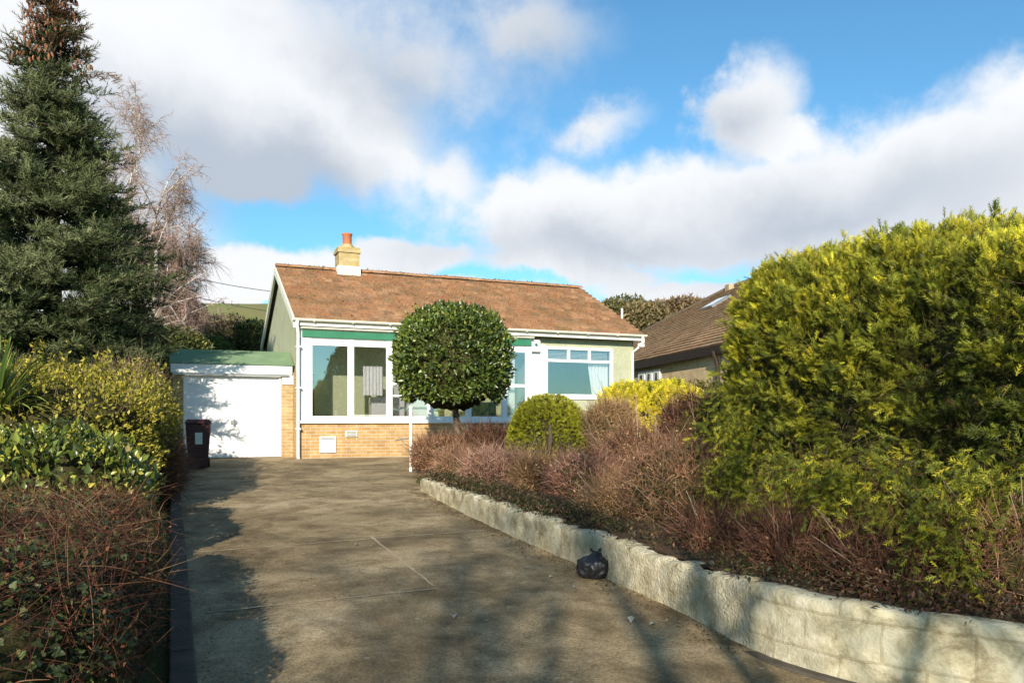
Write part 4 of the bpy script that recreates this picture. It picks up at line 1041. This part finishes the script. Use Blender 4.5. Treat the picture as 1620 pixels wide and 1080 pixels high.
# ---- phormium
pc = np.array([-5.55, 8.6, zd(8.6)])
e = empty('spiky_plant', pc); tag(e, 'spiky plant with long yellow striped sword leaves left of the privet hedge', 'plant')
fol = Fol(); n = 150; az = rng.uniform(0, 6.28, n); el = rng.uniform(.5, 1.4, n)
D = np.stack([np.cos(az) * np.cos(el), np.sin(az) * np.cos(el), np.sin(el)], 1)
L_ = rng.uniform(.6, 1.15, n); seg = 7; side = norm(np.cross(D, (0, 0, 1.0)))
Z0 = 1.25
for half_, cl in ((0, (.38, .4, .08)), (1, (.09, .14, .03))):
    rows_ = []
    for i in range(seg + 1):
        t = i / seg; c = pc + (0, 0, Z0) + D * (L_ * t)[:, None] + np.array([0, 0, -1.0]) * (L_ * .45 * t ** 2.6 * (1.2 - el / 1.6))[:, None] + D * (0, 0, 0)
        w = .03 * (1 - t ** 2.2) + .002
        if half_ == 0: rows_.append((c - side * w, c - side * w * .25 - (0, 0, .004)))
        else: rows_.append((c - side * w * .25 - (0, 0, .004), c + side * w))
    V = np.stack([x for r__ in rows_ for x in r__], 1); k = 2 * (seg + 1)
    f = np.array([(2 * i, 2 * i + 1, 2 * i + 3, 2 * i + 2) for i in range(seg)])
    fol.add(V.reshape(-1, 3), np.repeat(cols(cl, n, .2), k, 0), None, (f[None] + (np.arange(n) * k)[:, None, None]).reshape(-1, 4))
fol.build('leaves', MF, e, pc)
m = MB(); m.tube([(0, 0, 0), (.03, 0, .5), (0, .02, 1.28)], [.13, .1, .12], 10); m.build('stem', M_BARK, e, smooth=True)

# ---- spruce
sp = np.array([-8.6, 15.0, zd(15.0)])
e = empty('spruce_tree', sp); tag(e, 'tall dark spruce with blue green needles and rusty cones at its top', 'tree')
fol = Fol(); TWP = []; TWD = []; TWL = []; TWC = []; limbs = MB()
ZT = 10.9
def srad(z):
    return np.interp(z, [.6, 2, 3.2, 4.4, 5.4, 6.2, 6.8, 7.3, 8.0, 8.8, 9.6, 10.4, 10.9], [1.7, 1.8, 1.85, 1.75, 1.5, 1.3, 1.15, .9, .75, .5, .45, .35, .05])
zz = 1.2
while zz < ZT - .1:
    az = rng.uniform(0, 6.28); R_ = float(srad(zz)); Lb = R_ * rng.choice([.6, .85, 1.0, 1.25], p=[.25, .3, .3, .15]) * rng.uniform(.9, 1.08)
    d = np.array([math.cos(az), math.sin(az), 0]); sd = np.array([-d[1], d[0], 0]); rise_ = rng.uniform(-.05, .4) + (.3 if zz > 8 else 0)
    nP = max(int(Lb / .085), 3); T = (np.arange(nP) + .8) / nP
    ctr = np.array([sp[0], sp[1], zz]) + d * (Lb * T)[:, None] + ZU * (Lb * (rise_ * T - .55 * T ** 2 + .38 * T ** 4))[:, None]
    if zz < 8.5 and rng.random() < .6: limbs.tube([np.array([0, 0, zz - sp[2]])] + [c - sp for c in ctr[::4]], [.035 * (1 - .8 * k / (len(ctr[::4]) + 1)) for k in range(len(ctr[::4]) + 1)], 5)
    for c, t in zip(ctr, T):
        if t < .25 and Lb > 1: continue
        for s in (-1, 1, 0):
            ls = (.14 + .34 * Lb * (1 - t) ** .7 * rng.uniform(.4, 1.1)) if s else .16
            ls = min(ls, .5)
            dd = norm(sd * s * rng.uniform(.5, 1) + d * rng.uniform(.5, .9) + ZU * rng.uniform(-.1, .55)) if s else norm(d * .5 + ZU * .8 + rng.normal(size=3) * .3)
            nt_ = max(int(ls / .11), 1)
            for q in range(nt_):
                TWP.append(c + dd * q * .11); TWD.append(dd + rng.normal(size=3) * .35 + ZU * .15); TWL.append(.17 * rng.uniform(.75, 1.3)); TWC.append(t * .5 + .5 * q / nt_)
    zz += .0135 if zz < 7.5 else .02 if zz < 9.5 else .028
TWP = np.array(TWP); n = len(TWP); TWD = np.array(TWD); TWC = np.array(TWC)
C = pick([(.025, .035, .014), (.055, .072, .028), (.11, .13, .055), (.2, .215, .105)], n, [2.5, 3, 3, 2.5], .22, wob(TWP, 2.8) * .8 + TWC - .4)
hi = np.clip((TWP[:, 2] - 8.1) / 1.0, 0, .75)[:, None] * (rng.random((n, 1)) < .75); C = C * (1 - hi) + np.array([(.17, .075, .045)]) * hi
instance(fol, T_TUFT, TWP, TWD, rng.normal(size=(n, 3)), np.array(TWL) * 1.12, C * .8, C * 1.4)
print('spruce tufts', len(TWP))
# one long arm reaching right near the top
for k_ in range(60):
    t = k_ / 60; c = sp + np.array([.3 + 1.0 * t, -.1, 7.15 + .18 * math.sin(t * 2.6)]) + rng.normal(size=3) * .05
    cc = np.array([[.06, .08, .045]]) * (1 - t) + np.array([[.26, .14, .06]]) * t
    instance(fol, T_TUFT, c[None], np.array([[1, 0, .2]]) + rng.normal(size=(1, 3)) * .4, rng.normal(size=(1, 3)), .16, cc)
fol.build('crown', MNEED, e, sp)
fol = Fol(); cone = (np.array([(math.cos(a) * r_, y, math.sin(a) * r_) for y, r_ in ((0, .08), (.3, .2), (.7, .17), (1, .03)) for a in np.linspace(0, 5.03, 5)]), np.repeat([0., .4, .7, 1], 5), E3,
             np.array([(i * 5 + j, i * 5 + (j + 1) % 5, (i + 1) * 5 + (j + 1) % 5, (i + 1) * 5 + j) for i in range(3) for j in range(5)]))
n = 420; z = rng.uniform(8.0, 10.2, n); a = rng.uniform(0, 6.28, n); rr = srad(z) * rng.uniform(.6, 1.0, n)
P = np.stack([sp[0] + rr * np.cos(a), sp[1] + rr * np.sin(a), z], 1)
instance(fol, cone, P, rng.normal(size=(n, 3)) * .25 + (0, 0, -1), rng.normal(size=(n, 3)), .1 * rng.uniform(.7, 1.3, n), cols((.2, .085, .045), n, .3))
co_ = fol.build('cones', MTW, e, sp); co_['kind'] = 'stuff'
limbs.build('limbs', M_BARK, e, smooth=True)
m = MB(); m.tube([(0, 0, -.1), (.03, 0, 2), (0, .02, 5), (0, 0, 10)], [.22, .18, .12, .02], 12); m.build('trunk', M_BARK, e, smooth=True)

# ---- bare trees
def mat_birch():
    m, nt = new_mat('birch_bark'); co = objco(nt)
    mp = nt.nodes.new('ShaderNodeMapping'); mp.inputs['Scale'].default_value = (1.5, 1.5, 7); nt.links.new(co, mp.inputs[0])
    c = ramp(nt, noise_n(nt, mp.outputs[0], 2.2, 5, .7), [(.38, (.08, .06, .05)), (.46, (.5, .46, .4)), (.8, (.68, .64, .57))])
    bsdf_out(nt, c, .75, .2); return m
M_BIRCH = mat_birch()
def bare_tree(name, base, stems, label, seed, white=True, twcol=(.2, .12, .1), cat='tree', ntw=1.0, droop=.5, depthmax=3, twl=1.0, tr=.007):
    r = np.random.default_rng(seed); e = empty(name, base); tag(e, label, cat)
    mb = MB(); TP = []; TD = []; rr = np.zeros(0)
    def grow(p, d, L, rad, lev):
        pts = [p.copy()]; rads = [rad]; n = 6; dd = d.copy()
        for i in range(n):
            dd = norm(dd + r.normal(size=3) * .09 + np.array([0, 0, .05 if lev < 2 else -.02]))
            p = p + dd * L / n; pts.append(p.copy()); rads.append(rad * (1 - .72 * (i + 1) / n))
            if i >= 1 and lev < depthmax:
                for _ in range(2 if lev else 2):
                    if r.random() < .85:
                        s = norm(np.cross(dd, r.normal(size=3))); nd = norm(dd * r.uniform(.5, .9) + s * r.uniform(.5, .9) + np.array([0, 0, .25]))
                        grow(p, nd, L * r.uniform(.3, .5), rads[-1] * .68, lev + 1)
            if lev >= 1:
                for _ in range(int(3 * ntw)): TP.append(p - dd * L / n * r.random()); TD.append(norm(dd * .6 + r.normal(size=3) * .6))
        mb.tube(pts, rads, 7 if lev == 0 else 5 if lev == 1 else 4)
    for off, d, L, rad in stems: grow(np.array(off, float), norm(np.array(d, float)), L, rad, 0)
    tr_ = mb.build('trunk', M_BIRCH if white else M_BARK, e, smooth=True)
    fol = Fol(); TP = np.array(TP); TD = np.array(TD); n = len(TP)
    E_, D_ = twigs(fol, TP, TD, r.uniform(.35, .8, n) * twl, tr, cols(twcol, n), .3, 3, droop * .6)
    for k in range(3):
        twigs(fol, TP + (E_ - TP) * r.uniform(.3, 1, (n, 1)), D_ + r.normal(size=(n, 3)) * .5, r.uniform(.25, .6, n) * twl, tr * .65, cols(twcol, n), .3, 3, droop)
    print(name, n); fol.build('twigs', MTW, e)
    return e
bb_ = np.array([-12.2, 26.0, .7])
bare_tree('birch_tree', bb_, [((.1, 0, 0), (.0, 0, 1), 7.9, .2), ((.3, .2, 0), (.03, 0, 1), 6.3, .17), ((.2, -.2, 0), (.0, .1, 1), 5.0, .15), ((.0, .1, 1.2), (.06, -.05, 1), 4.2, .14)],
          'bare white stemmed birch with drooping purplish twigs behind the garage', 4, ntw=1.8, droop=.5, depthmax=2, tr=.0085, twl=.62, twcol=(.34, .235, .19))
# bare tree behind the viewer, throws its branch shadows on the drive
bare_tree('bare_tree', np.array([-.1, -13.0, -.3]), [((0, 0, 0), (-.02, 0, 1), 9.5, .22), ((.3, .1, 0), (.22, .1, 1), 8.5, .16), ((-.3, .1, 0), (-.2, .05, 1), 8.0, .15)],
          'leafless tree behind the viewer whose branch shadows fall on the drive', 11, white=False, twcol=(.1, .07, .05), ntw=.35, droop=.1, depthmax=2, tr=.008)

bare_tree('bare_tree', np.array([1.75, -5.2, -.3]), [((-.75, 0, 0), (.0, 0, 1), 5.6, .13), ((.05, .1, 0), (.01, 0, 1), 5.0, .07), ((.45, .1, 0), (.03, .02, 1), 4.6, .07)],
          'leafless many stemmed tree behind the viewer that stripes the block wall with shadow', 23, white=False, twcol=(.1, .07, .05), ntw=.4, droop=.1, depthmax=1, tr=.008)
# ---- bushes and trees further off

def leafy(name, c, r, pal, label, n, size, cat='shrub', group=None, amp=.12, p=2.2, tr=False, bare=False, zb=None):
    base = np.array([c[0], c[1], zb if zb is not None else c[2] - r[2]]); e = empty(name, base); tag(e, label, cat, group)
    shp = Shape(c, r, p, 0, amp * min(r), 3.2 / max(min(r), .5)); fol = Fol()
    leaf_cloud(fol, shp, n, T_LEAF, size, pal, None, .12 * min(r), .6, .4, zmin=-.8, var=.3)
    P, nn = shp.sample(int(n * .25), -.3); k = len(P); twigs(fol, P - nn * .2 * min(r), nn + rng.normal(size=(k, 3)) * .4 + (0, 0, .4), rng.uniform(.15, .5, k) * min(r), size * .06, cols(np.array(pal[0]) * 1.6, k), .4)
    o = fol.build('foliage' if tr else 'foliage', MF, e, base); shp.core(.2 * min(r), o, origin=base)
    if tr: m = MB(); m.tube([(0, 0, -.2), (0, 0, c[2] - base[2])], [.05 * r[0] + .08, .05], 7); m.build('trunk', M_BARK, e)
    return e
GRN = [(.07, .08, .02), (.11, .125, .03), (.16, .17, .04), (.21, .2, .05)]
BRN = [(.16, .105, .06), (.23, .15, .085), (.3, .2, .12)]
leafy('green_shrub', at(275, 560, 25) + ZU * -.3, (1.1, 1, 1.1), GRN, 'green leafy shrub behind the left end of the garage roof', 3500, .12)
leafy('green_shrub', at(322, 568, 30), (1.0, 1, .95), [(.07, .1, .02), (.12, .16, .03), (.18, .2, .05)], 'light green shrub behind the middle of the garage roof', 3000, .12)
leafy('brown_shrub', at(352, 545, 34), (1.6, 1.2, 1.2), BRN, 'rounded brown leafless shrub on the slope behind the garage', 3500, .12)
leafy('green_shrub', at(400, 545, 32), (.7, .9, .95), GRN, 'dark green shrub against the gable of the bungalow', 3000, .12)
leafy('dark_conifer', at(195, 560, 22), (1.1, 1.1, 1.3), [(.025, .032, .014), (.04, .05, .02), (.06, .07, .03)], 'dark bush under the bare birch', 4500, .12)
leafy('brown_bush', at(275, 520, 30), (1.1, 1.2, 1.3), [(.1, .065, .05), (.15, .1, .075), (.2, .14, .1)], 'brown twiggy thicket at the foot of the birch', 4000, .1)
for i, (px, py, Y, rx, rz, pal, lab) in enumerate((
    (985, 503, 62, 2.0, 1.4, [(.1, .1, .035), (.15, .14, .05), (.19, .15, .06)], 'green tree on the skyline just right of the bungalow roof end'),
    (1020, 506, 60, 1.9, 1.2, [(.17, .13, .06), (.23, .17, .08), (.16, .15, .06)], 'olive brown tree on the skyline, second from the bungalow roof end'),
    (1052, 509, 63, 2.0, 1.4, BRN, 'brown bare tree at the middle of the skyline between the two houses'),
    (1085, 502, 61, 1.9, 1.5, [(.18, .12, .065), (.25, .17, .09), (.15, .13, .05)], 'rounded rust brown tree on the skyline left of the skylight'),
    (1120, 500, 63, 1.9, 1.3, BRN, 'brown tree on the skyline behind the skylight'))):
    leafy('skyline_tree', at(px, py, Y), (rx, 1.5, rz), pal, lab, 2600, .28, 'tree', 'trees on the skyline between the houses', tr=True, zb=float(hz(np.array(at(px, py, Y)[0]), np.array(float(Y)))), amp=.2)
leafy('garden_conifer', np.array([-3.9, -2.8, 1.9]), (1.35, 1.3, 2.1), [(.03, .045, .015), (.05, .07, .02)], 'broad evergreen standing behind the viewer to the left of the near hedge', 5000, .12, 'shrub', zb=-.3)
# scrub covering the hill
fol = Fol(); n = 9000; X = rng.uniform(-75, 70, n); Y = rng.uniform(58, 135, n)
k_ = wob(np.stack([X, Y, X * 0], 1), .09) + rng.normal(size=n) * .25; thr = np.where(Y > 95, .55, .0)
kk = k_ > thr; X = X[kk]; Y = Y[kk]; n = len(X)
C0 = pick([(.06, .045, .025), (.1, .07, .04), (.06, .075, .02), (.14, .1, .06)], n, None, .2, wob(np.stack([X, Y, X * 0], 1), .2))
for s in range(9):
    P = np.stack([X, Y, hz(X, Y)], 1) + rng.normal(size=(n, 3)) * (.6, .6, .3) + (0, 0, .45)
    instance(fol, T_LEAF, P, rng.normal(size=(n, 3)), rng.normal(size=(n, 3)), rng.uniform(.3, .6, n), C0 * rng.uniform(.7, 1.3, (n, 1)))
o = fol.build('scrub', MF); tag(o, 'brown and green scrub scattered over the distant hillside', 'scrub', kind='stuff')

# ---- grass tufts on bed and left verge (small, background)
# ================================================================== SMALL THINGS
# wheelie bin
bp = gp(311, 742); be = empty('wheelie_bin', (bp[0] - .07, bp[1] + .25, bp[2]), ANG)
tag(be, 'dark maroon wheelie bin with a pale label standing by the garage door', 'bin')
def frustum(m, z0, z1, x0, y0, x1, y1, dy=0):
    m.add([(-x0, -y0, z0), (x0, -y0, z0), (x0, y0, z0), (-x0, y0, z0), (-x1, -y1 + dy, z1), (x1, -y1 + dy, z1), (x1, y1 + dy, z1), (-x1, y1 + dy, z1)], [(0, 3, 2, 1), (4, 5, 6, 7), (0, 1, 5, 4), (1, 2, 6, 5), (2, 3, 7, 6), (3, 0, 4, 7)])
m = MB(); frustum(m, .04, .86, .17, .19, .225, .255); bd = m.build('body', M_BIN, be, bevel=.02)
m = MB(); m.box(-.24, .24, -.275, .275, .86, .9); frustum(m, .9, .955, .24, .275, .19, .21); m.build('lid', M_BIN, be, bevel=.015)
m = MB(); m.tube([(-.2, .31, .86), (.2, .31, .86)], .015, 8); m.box(-.2, -.17, .25, .32, .84, .88); m.box(.17, .2, .25, .32, .84, .88); m.build('handle', M_BIN, be)
for s in (-1, 1):
    m = MB(); m.tube([(s * .17, .2, .1), (s * .22, .2, .1)], .1, 18); m.build('wheel', M_RUB, be)
m = MB(); m.box(-.06, .07, -.249, -.243, .5, .72); lb_ = m.build('label', M_CREAMW, be); lb_.rotation_euler = (R(4.5), 0, 0); lb_.location = (0, .032, -.0)

# black bag against the wall
bg = gp(942, 912); e = empty('black_bag', bg); tag(e, 'small knotted black plastic bag lying against the foot of the wall', 'bag')
bm = bmesh.new(); bmesh.ops.create_icosphere(bm, subdivisions=5, radius=1)
for v in bm.verts:
    c = v.co.copy(); n_ = mnoise.noise(c * 2.2) * .16 + mnoise.noise(c * 5) * .06 + abs(mnoise.noise(c * 9)) * .04
    c = c * (1 + n_)
    az = math.atan2(v.co.y, v.co.x)
    if v.co.z > .45: c.x *= 1 - .75 * (v.co.z - .45) ** .7; c.y *= 1 - .75 * (v.co.z - .45) ** .7
    c.z = max(c.z, -.62)
    if v.co.x < -.6: c.x *= 1.18
    v.co = Vector((c.x * .13, c.y * .115, c.z * .135 + .08))
me = bpy.data.meshes.new('body'); bm.to_mesh(me); bm.free(); me.materials.append(M_BAG); me.polygons.foreach_set('use_smooth', [True] * len(me.polygons))
o = bpy.data.objects.new('body', me); COL.objects.link(o); o.parent = e
fol = MB()
for s, a in ((-1, .5), (1, .2)):
    fz = .028
    pts = [(0, 0, .17), (s * .03, 0, .205), (s * .062, -.01, .2)]
    fol.prism([(0, -.012, .165 + fz), (s * .03, -.012, .215 + fz), (s * .05, -.02, .22 + fz), (s * .046, -.02, .19 + fz), (s * .03, -.012, .185 + fz)], (0, .012, 0))
fol.tube([(0, 0, .17), (0, 0, .215)], .018, 10)
fol.build('knotted_handles', M_BAG, e, bevel=.003)

# white post by the sunroom
wp = at(650, 735, 14.9); wp[2] = zd(14.9)
e = empty('white_post', wp); tag(e, 'slim white post with a short metal rail standing beside the ball tree', 'post')
m = MB(); m.box(-.026, .026, -.026, .026, 0, at(650, 645, 14.9)[2] - wp[2]); m.build('shaft', M_WHITE, e, bevel=.006)
hz1 = at(650, 645, 14.9)[2] - wp[2]
m = MB(); frustum(m, hz1, hz1 + .03, .04, .04, .01, .01); m.build('cap', M_WHITE, e)
m = MB(); m.tube([(-.03, 0, .62), (-.3, .06, .58)], .012, 8); m.build('rail', M_METAL, e)

# litter on the drive
spots = [(718, 981, 'pale curled leaf lying mid drive near the bottom of the view', .05), (998, 989, 'pale dry leaf on the drive below the black bag', .045), (1038, 990, 'small dry leaf beside the larger one near the wall', .035),
         (868, 917, 'tiny pale chip just left of the black bag', .03), (910, 930, 'pale chip in front of the black bag', .03), (560, 864, 'small pale leaf by the middle joint of the drive', .03), (745, 852, 'pale fleck near the wall, halfway up the drive', .03)]
for px, py, lab, s in spots:
    p = gp(px, py); fol = Fol(); k = 1
    instance(fol, t_leaf(.6, .25), np.array([[0, 0, .012]]), np.array([[rng.normal(), rng.normal(), .1]]), np.array([[0, 0, 1.]]), np.array([s * 1.8]), np.array([[.5, .45, .36]]))
    o = fol.build('fallen_leaf', MF); o.location = tuple(p + ZU * .004); tag(o, lab, 'leaf', 'pale leaves and chips on the drive')

fol = Fol(); n = 700
s_ = rng.uniform(-1, 13, n); P = np.array([left(q) for q in s_]) + U * np.abs(rng.normal(size=n) * .22)[:, None]
pts_ = np.array([(x - .02, y) for x, y in resample(WALLP[:7], .02)]); m_ = 1700; ii = rng.integers(0, len(pts_), m_)
P2 = np.c_[pts_[ii] + np.c_[-np.abs(rng.normal(size=m_)) * .13, rng.normal(size=m_) * .02 - .02], np.zeros(m_)]
P3 = np.array([left(q) for q in rng.uniform(-1, 12, 450)]) + U * rng.uniform(.2, 3.2, (450, 1))
P = np.concatenate([P, P2, P3]); P[:, 2] = np.array([zd(y) for y in P[:, 1]]) + rng.uniform(.004, .012, len(P)); n = len(P)
instance(fol, t_leaf(.6, .2), P, rng.normal(size=(n, 3)) * (1, 1, .15), rng.normal(size=(n, 3)) * .3 + (0, 0, 1), rng.uniform(.006, .024, n), pick([(.1, .06, .03), (.2, .13, .07), (.06, .045, .025), (.33, .27, .18), (.09, .09, .03)], n, [4, 3, 4, 1, 2]))
tag(fol.build('leaf_litter', MF), 'small dead leaves and grit gathered along the edges of the drive', 'leaf litter', kind='stuff')

# overhead wires
def wire(p0, p1, sag, lab):
    m = MB(); n = 24; pts = [(np.array(p0) * (1 - t) + np.array(p1) * t - ZU * sag * 4 * t * (1 - t)) for t in np.linspace(0, 1, n)]
    m.tube(pts, .018, 6); o = m.build('overhead_wire', M_WIRE, smooth=True); tag(o, lab, 'wire', 'wires crossing the sky left of the bungalow')
wire(at(100, 380, 34), at(520, 468, 44), .5, 'upper thin telephone wire running from behind the birch to the bungalow gable')
wire(at(100, 400, 34), at(520, 500, 44), .6, 'lower thin telephone wire running from behind the birch to the bungalow gable')

# ================================================================== SKY, SUN, CAMERA
SUN_AZ = math.atan2(-.10, -.995); SUN_EL = R(23)     # direction to the sun: behind the viewer, a little to the left
w = bpy.data.worlds.new('World'); sc.world = w; w.use_nodes = True; nt = w.node_tree
for n_ in list(nt.nodes): nt.nodes.remove(n_)
sky = nt.nodes.new('ShaderNodeTexSky'); sky.sky_type = 'NISHITA'; sky.sun_disc = False; sky.sun_elevation = SUN_EL; sky.sun_rotation = SUN_AZ; sky.air_density = 1.0; sky.dust_density = .4; sky.ozone_density = 2.0
tc = nt.nodes.new('ShaderNodeTexCoord'); gen = tc.outputs['Generated']
se = nt.nodes.new('ShaderNodeSeparateXYZ'); nt.links.new(gen, se.inputs[0]); X_, Y_, Z_ = se.outputs
def T(op, a, b=None, c=None): return mth(nt, op, a, b, c)
# compass bearing and height above the horizon of the sky direction
azn = T('ARCTAN2', X_, Y_); eln = T('ARCTAN2', Z_, T('SQRT', T('ADD', T('MULTIPLY', X_, X_), T('MULTIPLY', Y_, Y_))))
wn_ = nt.nodes.new('ShaderNodeTexNoise'); wn_.inputs['Scale'].default_value = 4.5; wn_.inputs['Detail'].default_value = 9; wn_.inputs['Roughness'].default_value = .6; nt.links.new(gen, wn_.inputs['Vector'])
ws = nt.nodes.new('ShaderNodeSeparateColor'); nt.links.new(wn_.outputs['Color'], ws.inputs[0])
azw = T('ADD', azn, T('MULTIPLY', T('SUBTRACT', ws.outputs[0], .5), .20)); elw = T('ADD', eln, T('MULTIPLY', T('SUBTRACT', ws.outputs[1], .5), .15))
def sky_dir(px, py):
    a = math.atan((px - CX) / F); return a, math.atan((HZ - py) / F * math.cos(a))
def blob(px, py, rx, ry, rot=0, soft=1.0, amp=1.0):
    a, e_ = sky_dir(px, py); rx /= F; ry /= F; c, s = math.cos(R(rot)), math.sin(R(rot))
    dx = T('SUBTRACT', azw, a); dy = T('SUBTRACT', elw, e_)
    u_ = T('MULTIPLY', T('ADD', T('MULTIPLY', dx, c), T('MULTIPLY', dy, s)), 1 / rx); v_ = T('MULTIPLY', T('SUBTRACT', T('MULTIPLY', dy, c), T('MULTIPLY', dx, s)), 1 / ry)
    d = T('SQRT', T('ADD', T('MULTIPLY', u_, u_), T('MULTIPLY', v_, v_)))
    return T('MULTIPLY', T('SUBTRACT', 1.0, d), amp)
def smax(lst, k=.25):
    r = lst[0]
    for x in lst[1:]: r = T('SMOOTH_MAX', r, x, k)
    return r
clouds = [blob(180, 40, 420, 190, 0), blob(380, 235, 130, 62, 0), blob(420, 120, 330, 120, -25), blob(570, 215, 170, 36, -25, 1, .75), blob(850, 60, 130, 70, 0, 1, .38), blob(620, 100, 260, 90, -10, 1, .3), blob(700, 270, 90, 50, -10, 1, .5),
          blob(880, 345, 190, 95, 0), blob(1080, 330, 300, 90, 3), blob(1440, 290, 330, 115, 3), blob(1180, 150, 80, 85, 30, 1, .8), blob(1250, 205, 90, 40, -25, 1, .7),
          blob(960, 195, 70, 25, 10, 1, .3), blob(430, 430, 170, 42, 0), blob(640, 410, 130, 40, 0), blob(900, 425, 170, 30, -4), blob(1100, 455, 150, 28, 0), blob(350, 470, 600, 26, 0), blob(1700, 150, 220, 50, -10, 1, .5), blob(60, 330, 250, 200, 0)]
D_ = smax(clouds, .2)
fn = nt.nodes.new('ShaderNodeTexNoise'); fn.inputs['Scale'].default_value = 9; fn.inputs['Detail'].default_value = 11; fn.inputs['Roughness'].default_value = .62; nt.links.new(gen, fn.inputs['Vector'])
gnn = nt.nodes.new('ShaderNodeTexNoise'); gnn.inputs['Scale'].default_value = 2.2; gnn.inputs['Detail'].default_value = 6; nt.links.new(gen, gnn.inputs['Vector'])
# outside the photographed part of the sky: broken cloud from noise alone
away = T('MAXIMUM', T('GREATER_THAN', T('ABSOLUTE', azn), .85), T('GREATER_THAN', eln, .62))
gen_c = T('MULTIPLY', T('SUBTRACT', gnn.outputs['Fac'], .62), 5.0)
D_ = T('ADD', T('MULTIPLY', D_, T('SUBTRACT', 1, away)), T('MULTIPLY', gen_c, away))
dens = T('ADD', D_, T('MULTIPLY', T('SUBTRACT', fn.outputs['Fac'], .5), .75))
mr = nt.nodes.new('ShaderNodeMapRange'); mr.interpolation_type = 'SMOOTHSTEP'; mr.inputs['From Min'].default_value = -.1; mr.inputs['From Max'].default_value = .36; nt.links.new(dens, mr.inputs['Value'])
darks = smax([blob(400, 280, 200, 90, 0, 1, 1.5), blob(300, 225, 260, 90, -15, 1, .9), blob(870, 85, 140, 90, 0, 1, .5), blob(960, 385, 300, 45, 2, 1, .45), blob(1330, 330, 330, 60, 4, 1, .55), blob(1250, 400, 200, 40, 4, 1, .4), blob(1160, 170, 60, 50, 0, 1, .5), blob(620, 130, 160, 70, -20, 1, .5)], .25)
dk = nt.nodes.new('ShaderNodeMapRange'); dk.interpolation_type = 'SMOOTHSTEP'; dk.inputs['From Min'].default_value = -.45; dk.inputs['From Max'].default_value = .75
nt.links.new(T('ADD', darks, T('MULTIPLY', T('SUBTRACT', fn.outputs['Fac'], .5), .5)), dk.inputs['Value'])
SKYK = .088
skc = mixc(nt, 1.0, sky.outputs[0], (.72 * SKYK, 1.22 * SKYK, 1.36 * SKYK), 'MULTIPLY')
ccol = mixc(nt, dk.outputs[0], (.65, .662, .68), (.35, .395, .46))
fin = mixc(nt, mr.outputs[0], skc, ccol)
bg_ = nt.nodes.new('ShaderNodeBackground'); bg_.inputs['Strength'].default_value = 1.0; nt.links.new(fin, bg_.inputs[0])
ow = nt.nodes.new('ShaderNodeOutputWorld'); nt.links.new(bg_.outputs[0], ow.inputs[0])

sd_ = Vector((math.sin(SUN_AZ) * math.cos(SUN_EL), math.cos(SUN_AZ) * math.cos(SUN_EL), math.sin(SUN_EL)))
ld = bpy.data.lights.new('sun', 'SUN'); ld.energy = 5.0; ld.angle = R(.55); ld.color = (1, .9, .75)
lo = bpy.data.objects.new('sun', ld); COL.objects.link(lo); lo.rotation_euler = sd_.to_track_quat('Z', 'Y').to_euler(); lo.location = (5, -10, 20)

cd = bpy.data.cameras.new('camera'); cam = bpy.data.objects.new('camera', cd); COL.objects.link(cam)
cam.location = (0, 0, CAMZ); cam.rotation_euler = (R(90), 0, 0); cd.sensor_width = 36; cd.lens = 36 * F / 1620; cd.shift_y = (HZ - 540) / 1620; cd.clip_end = 3000; cd.clip_start = .05
sc.camera = cam
sc.view_settings.view_transform = 'Standard'; sc.view_settings.look = 'None'; sc.view_settings.exposure = .58; sc.view_settings.gamma = 1; sc.view_settings.use_curve_mapping = False
sc.cycles.max_bounces = 6; sc.cycles.transparent_max_bounces = 12
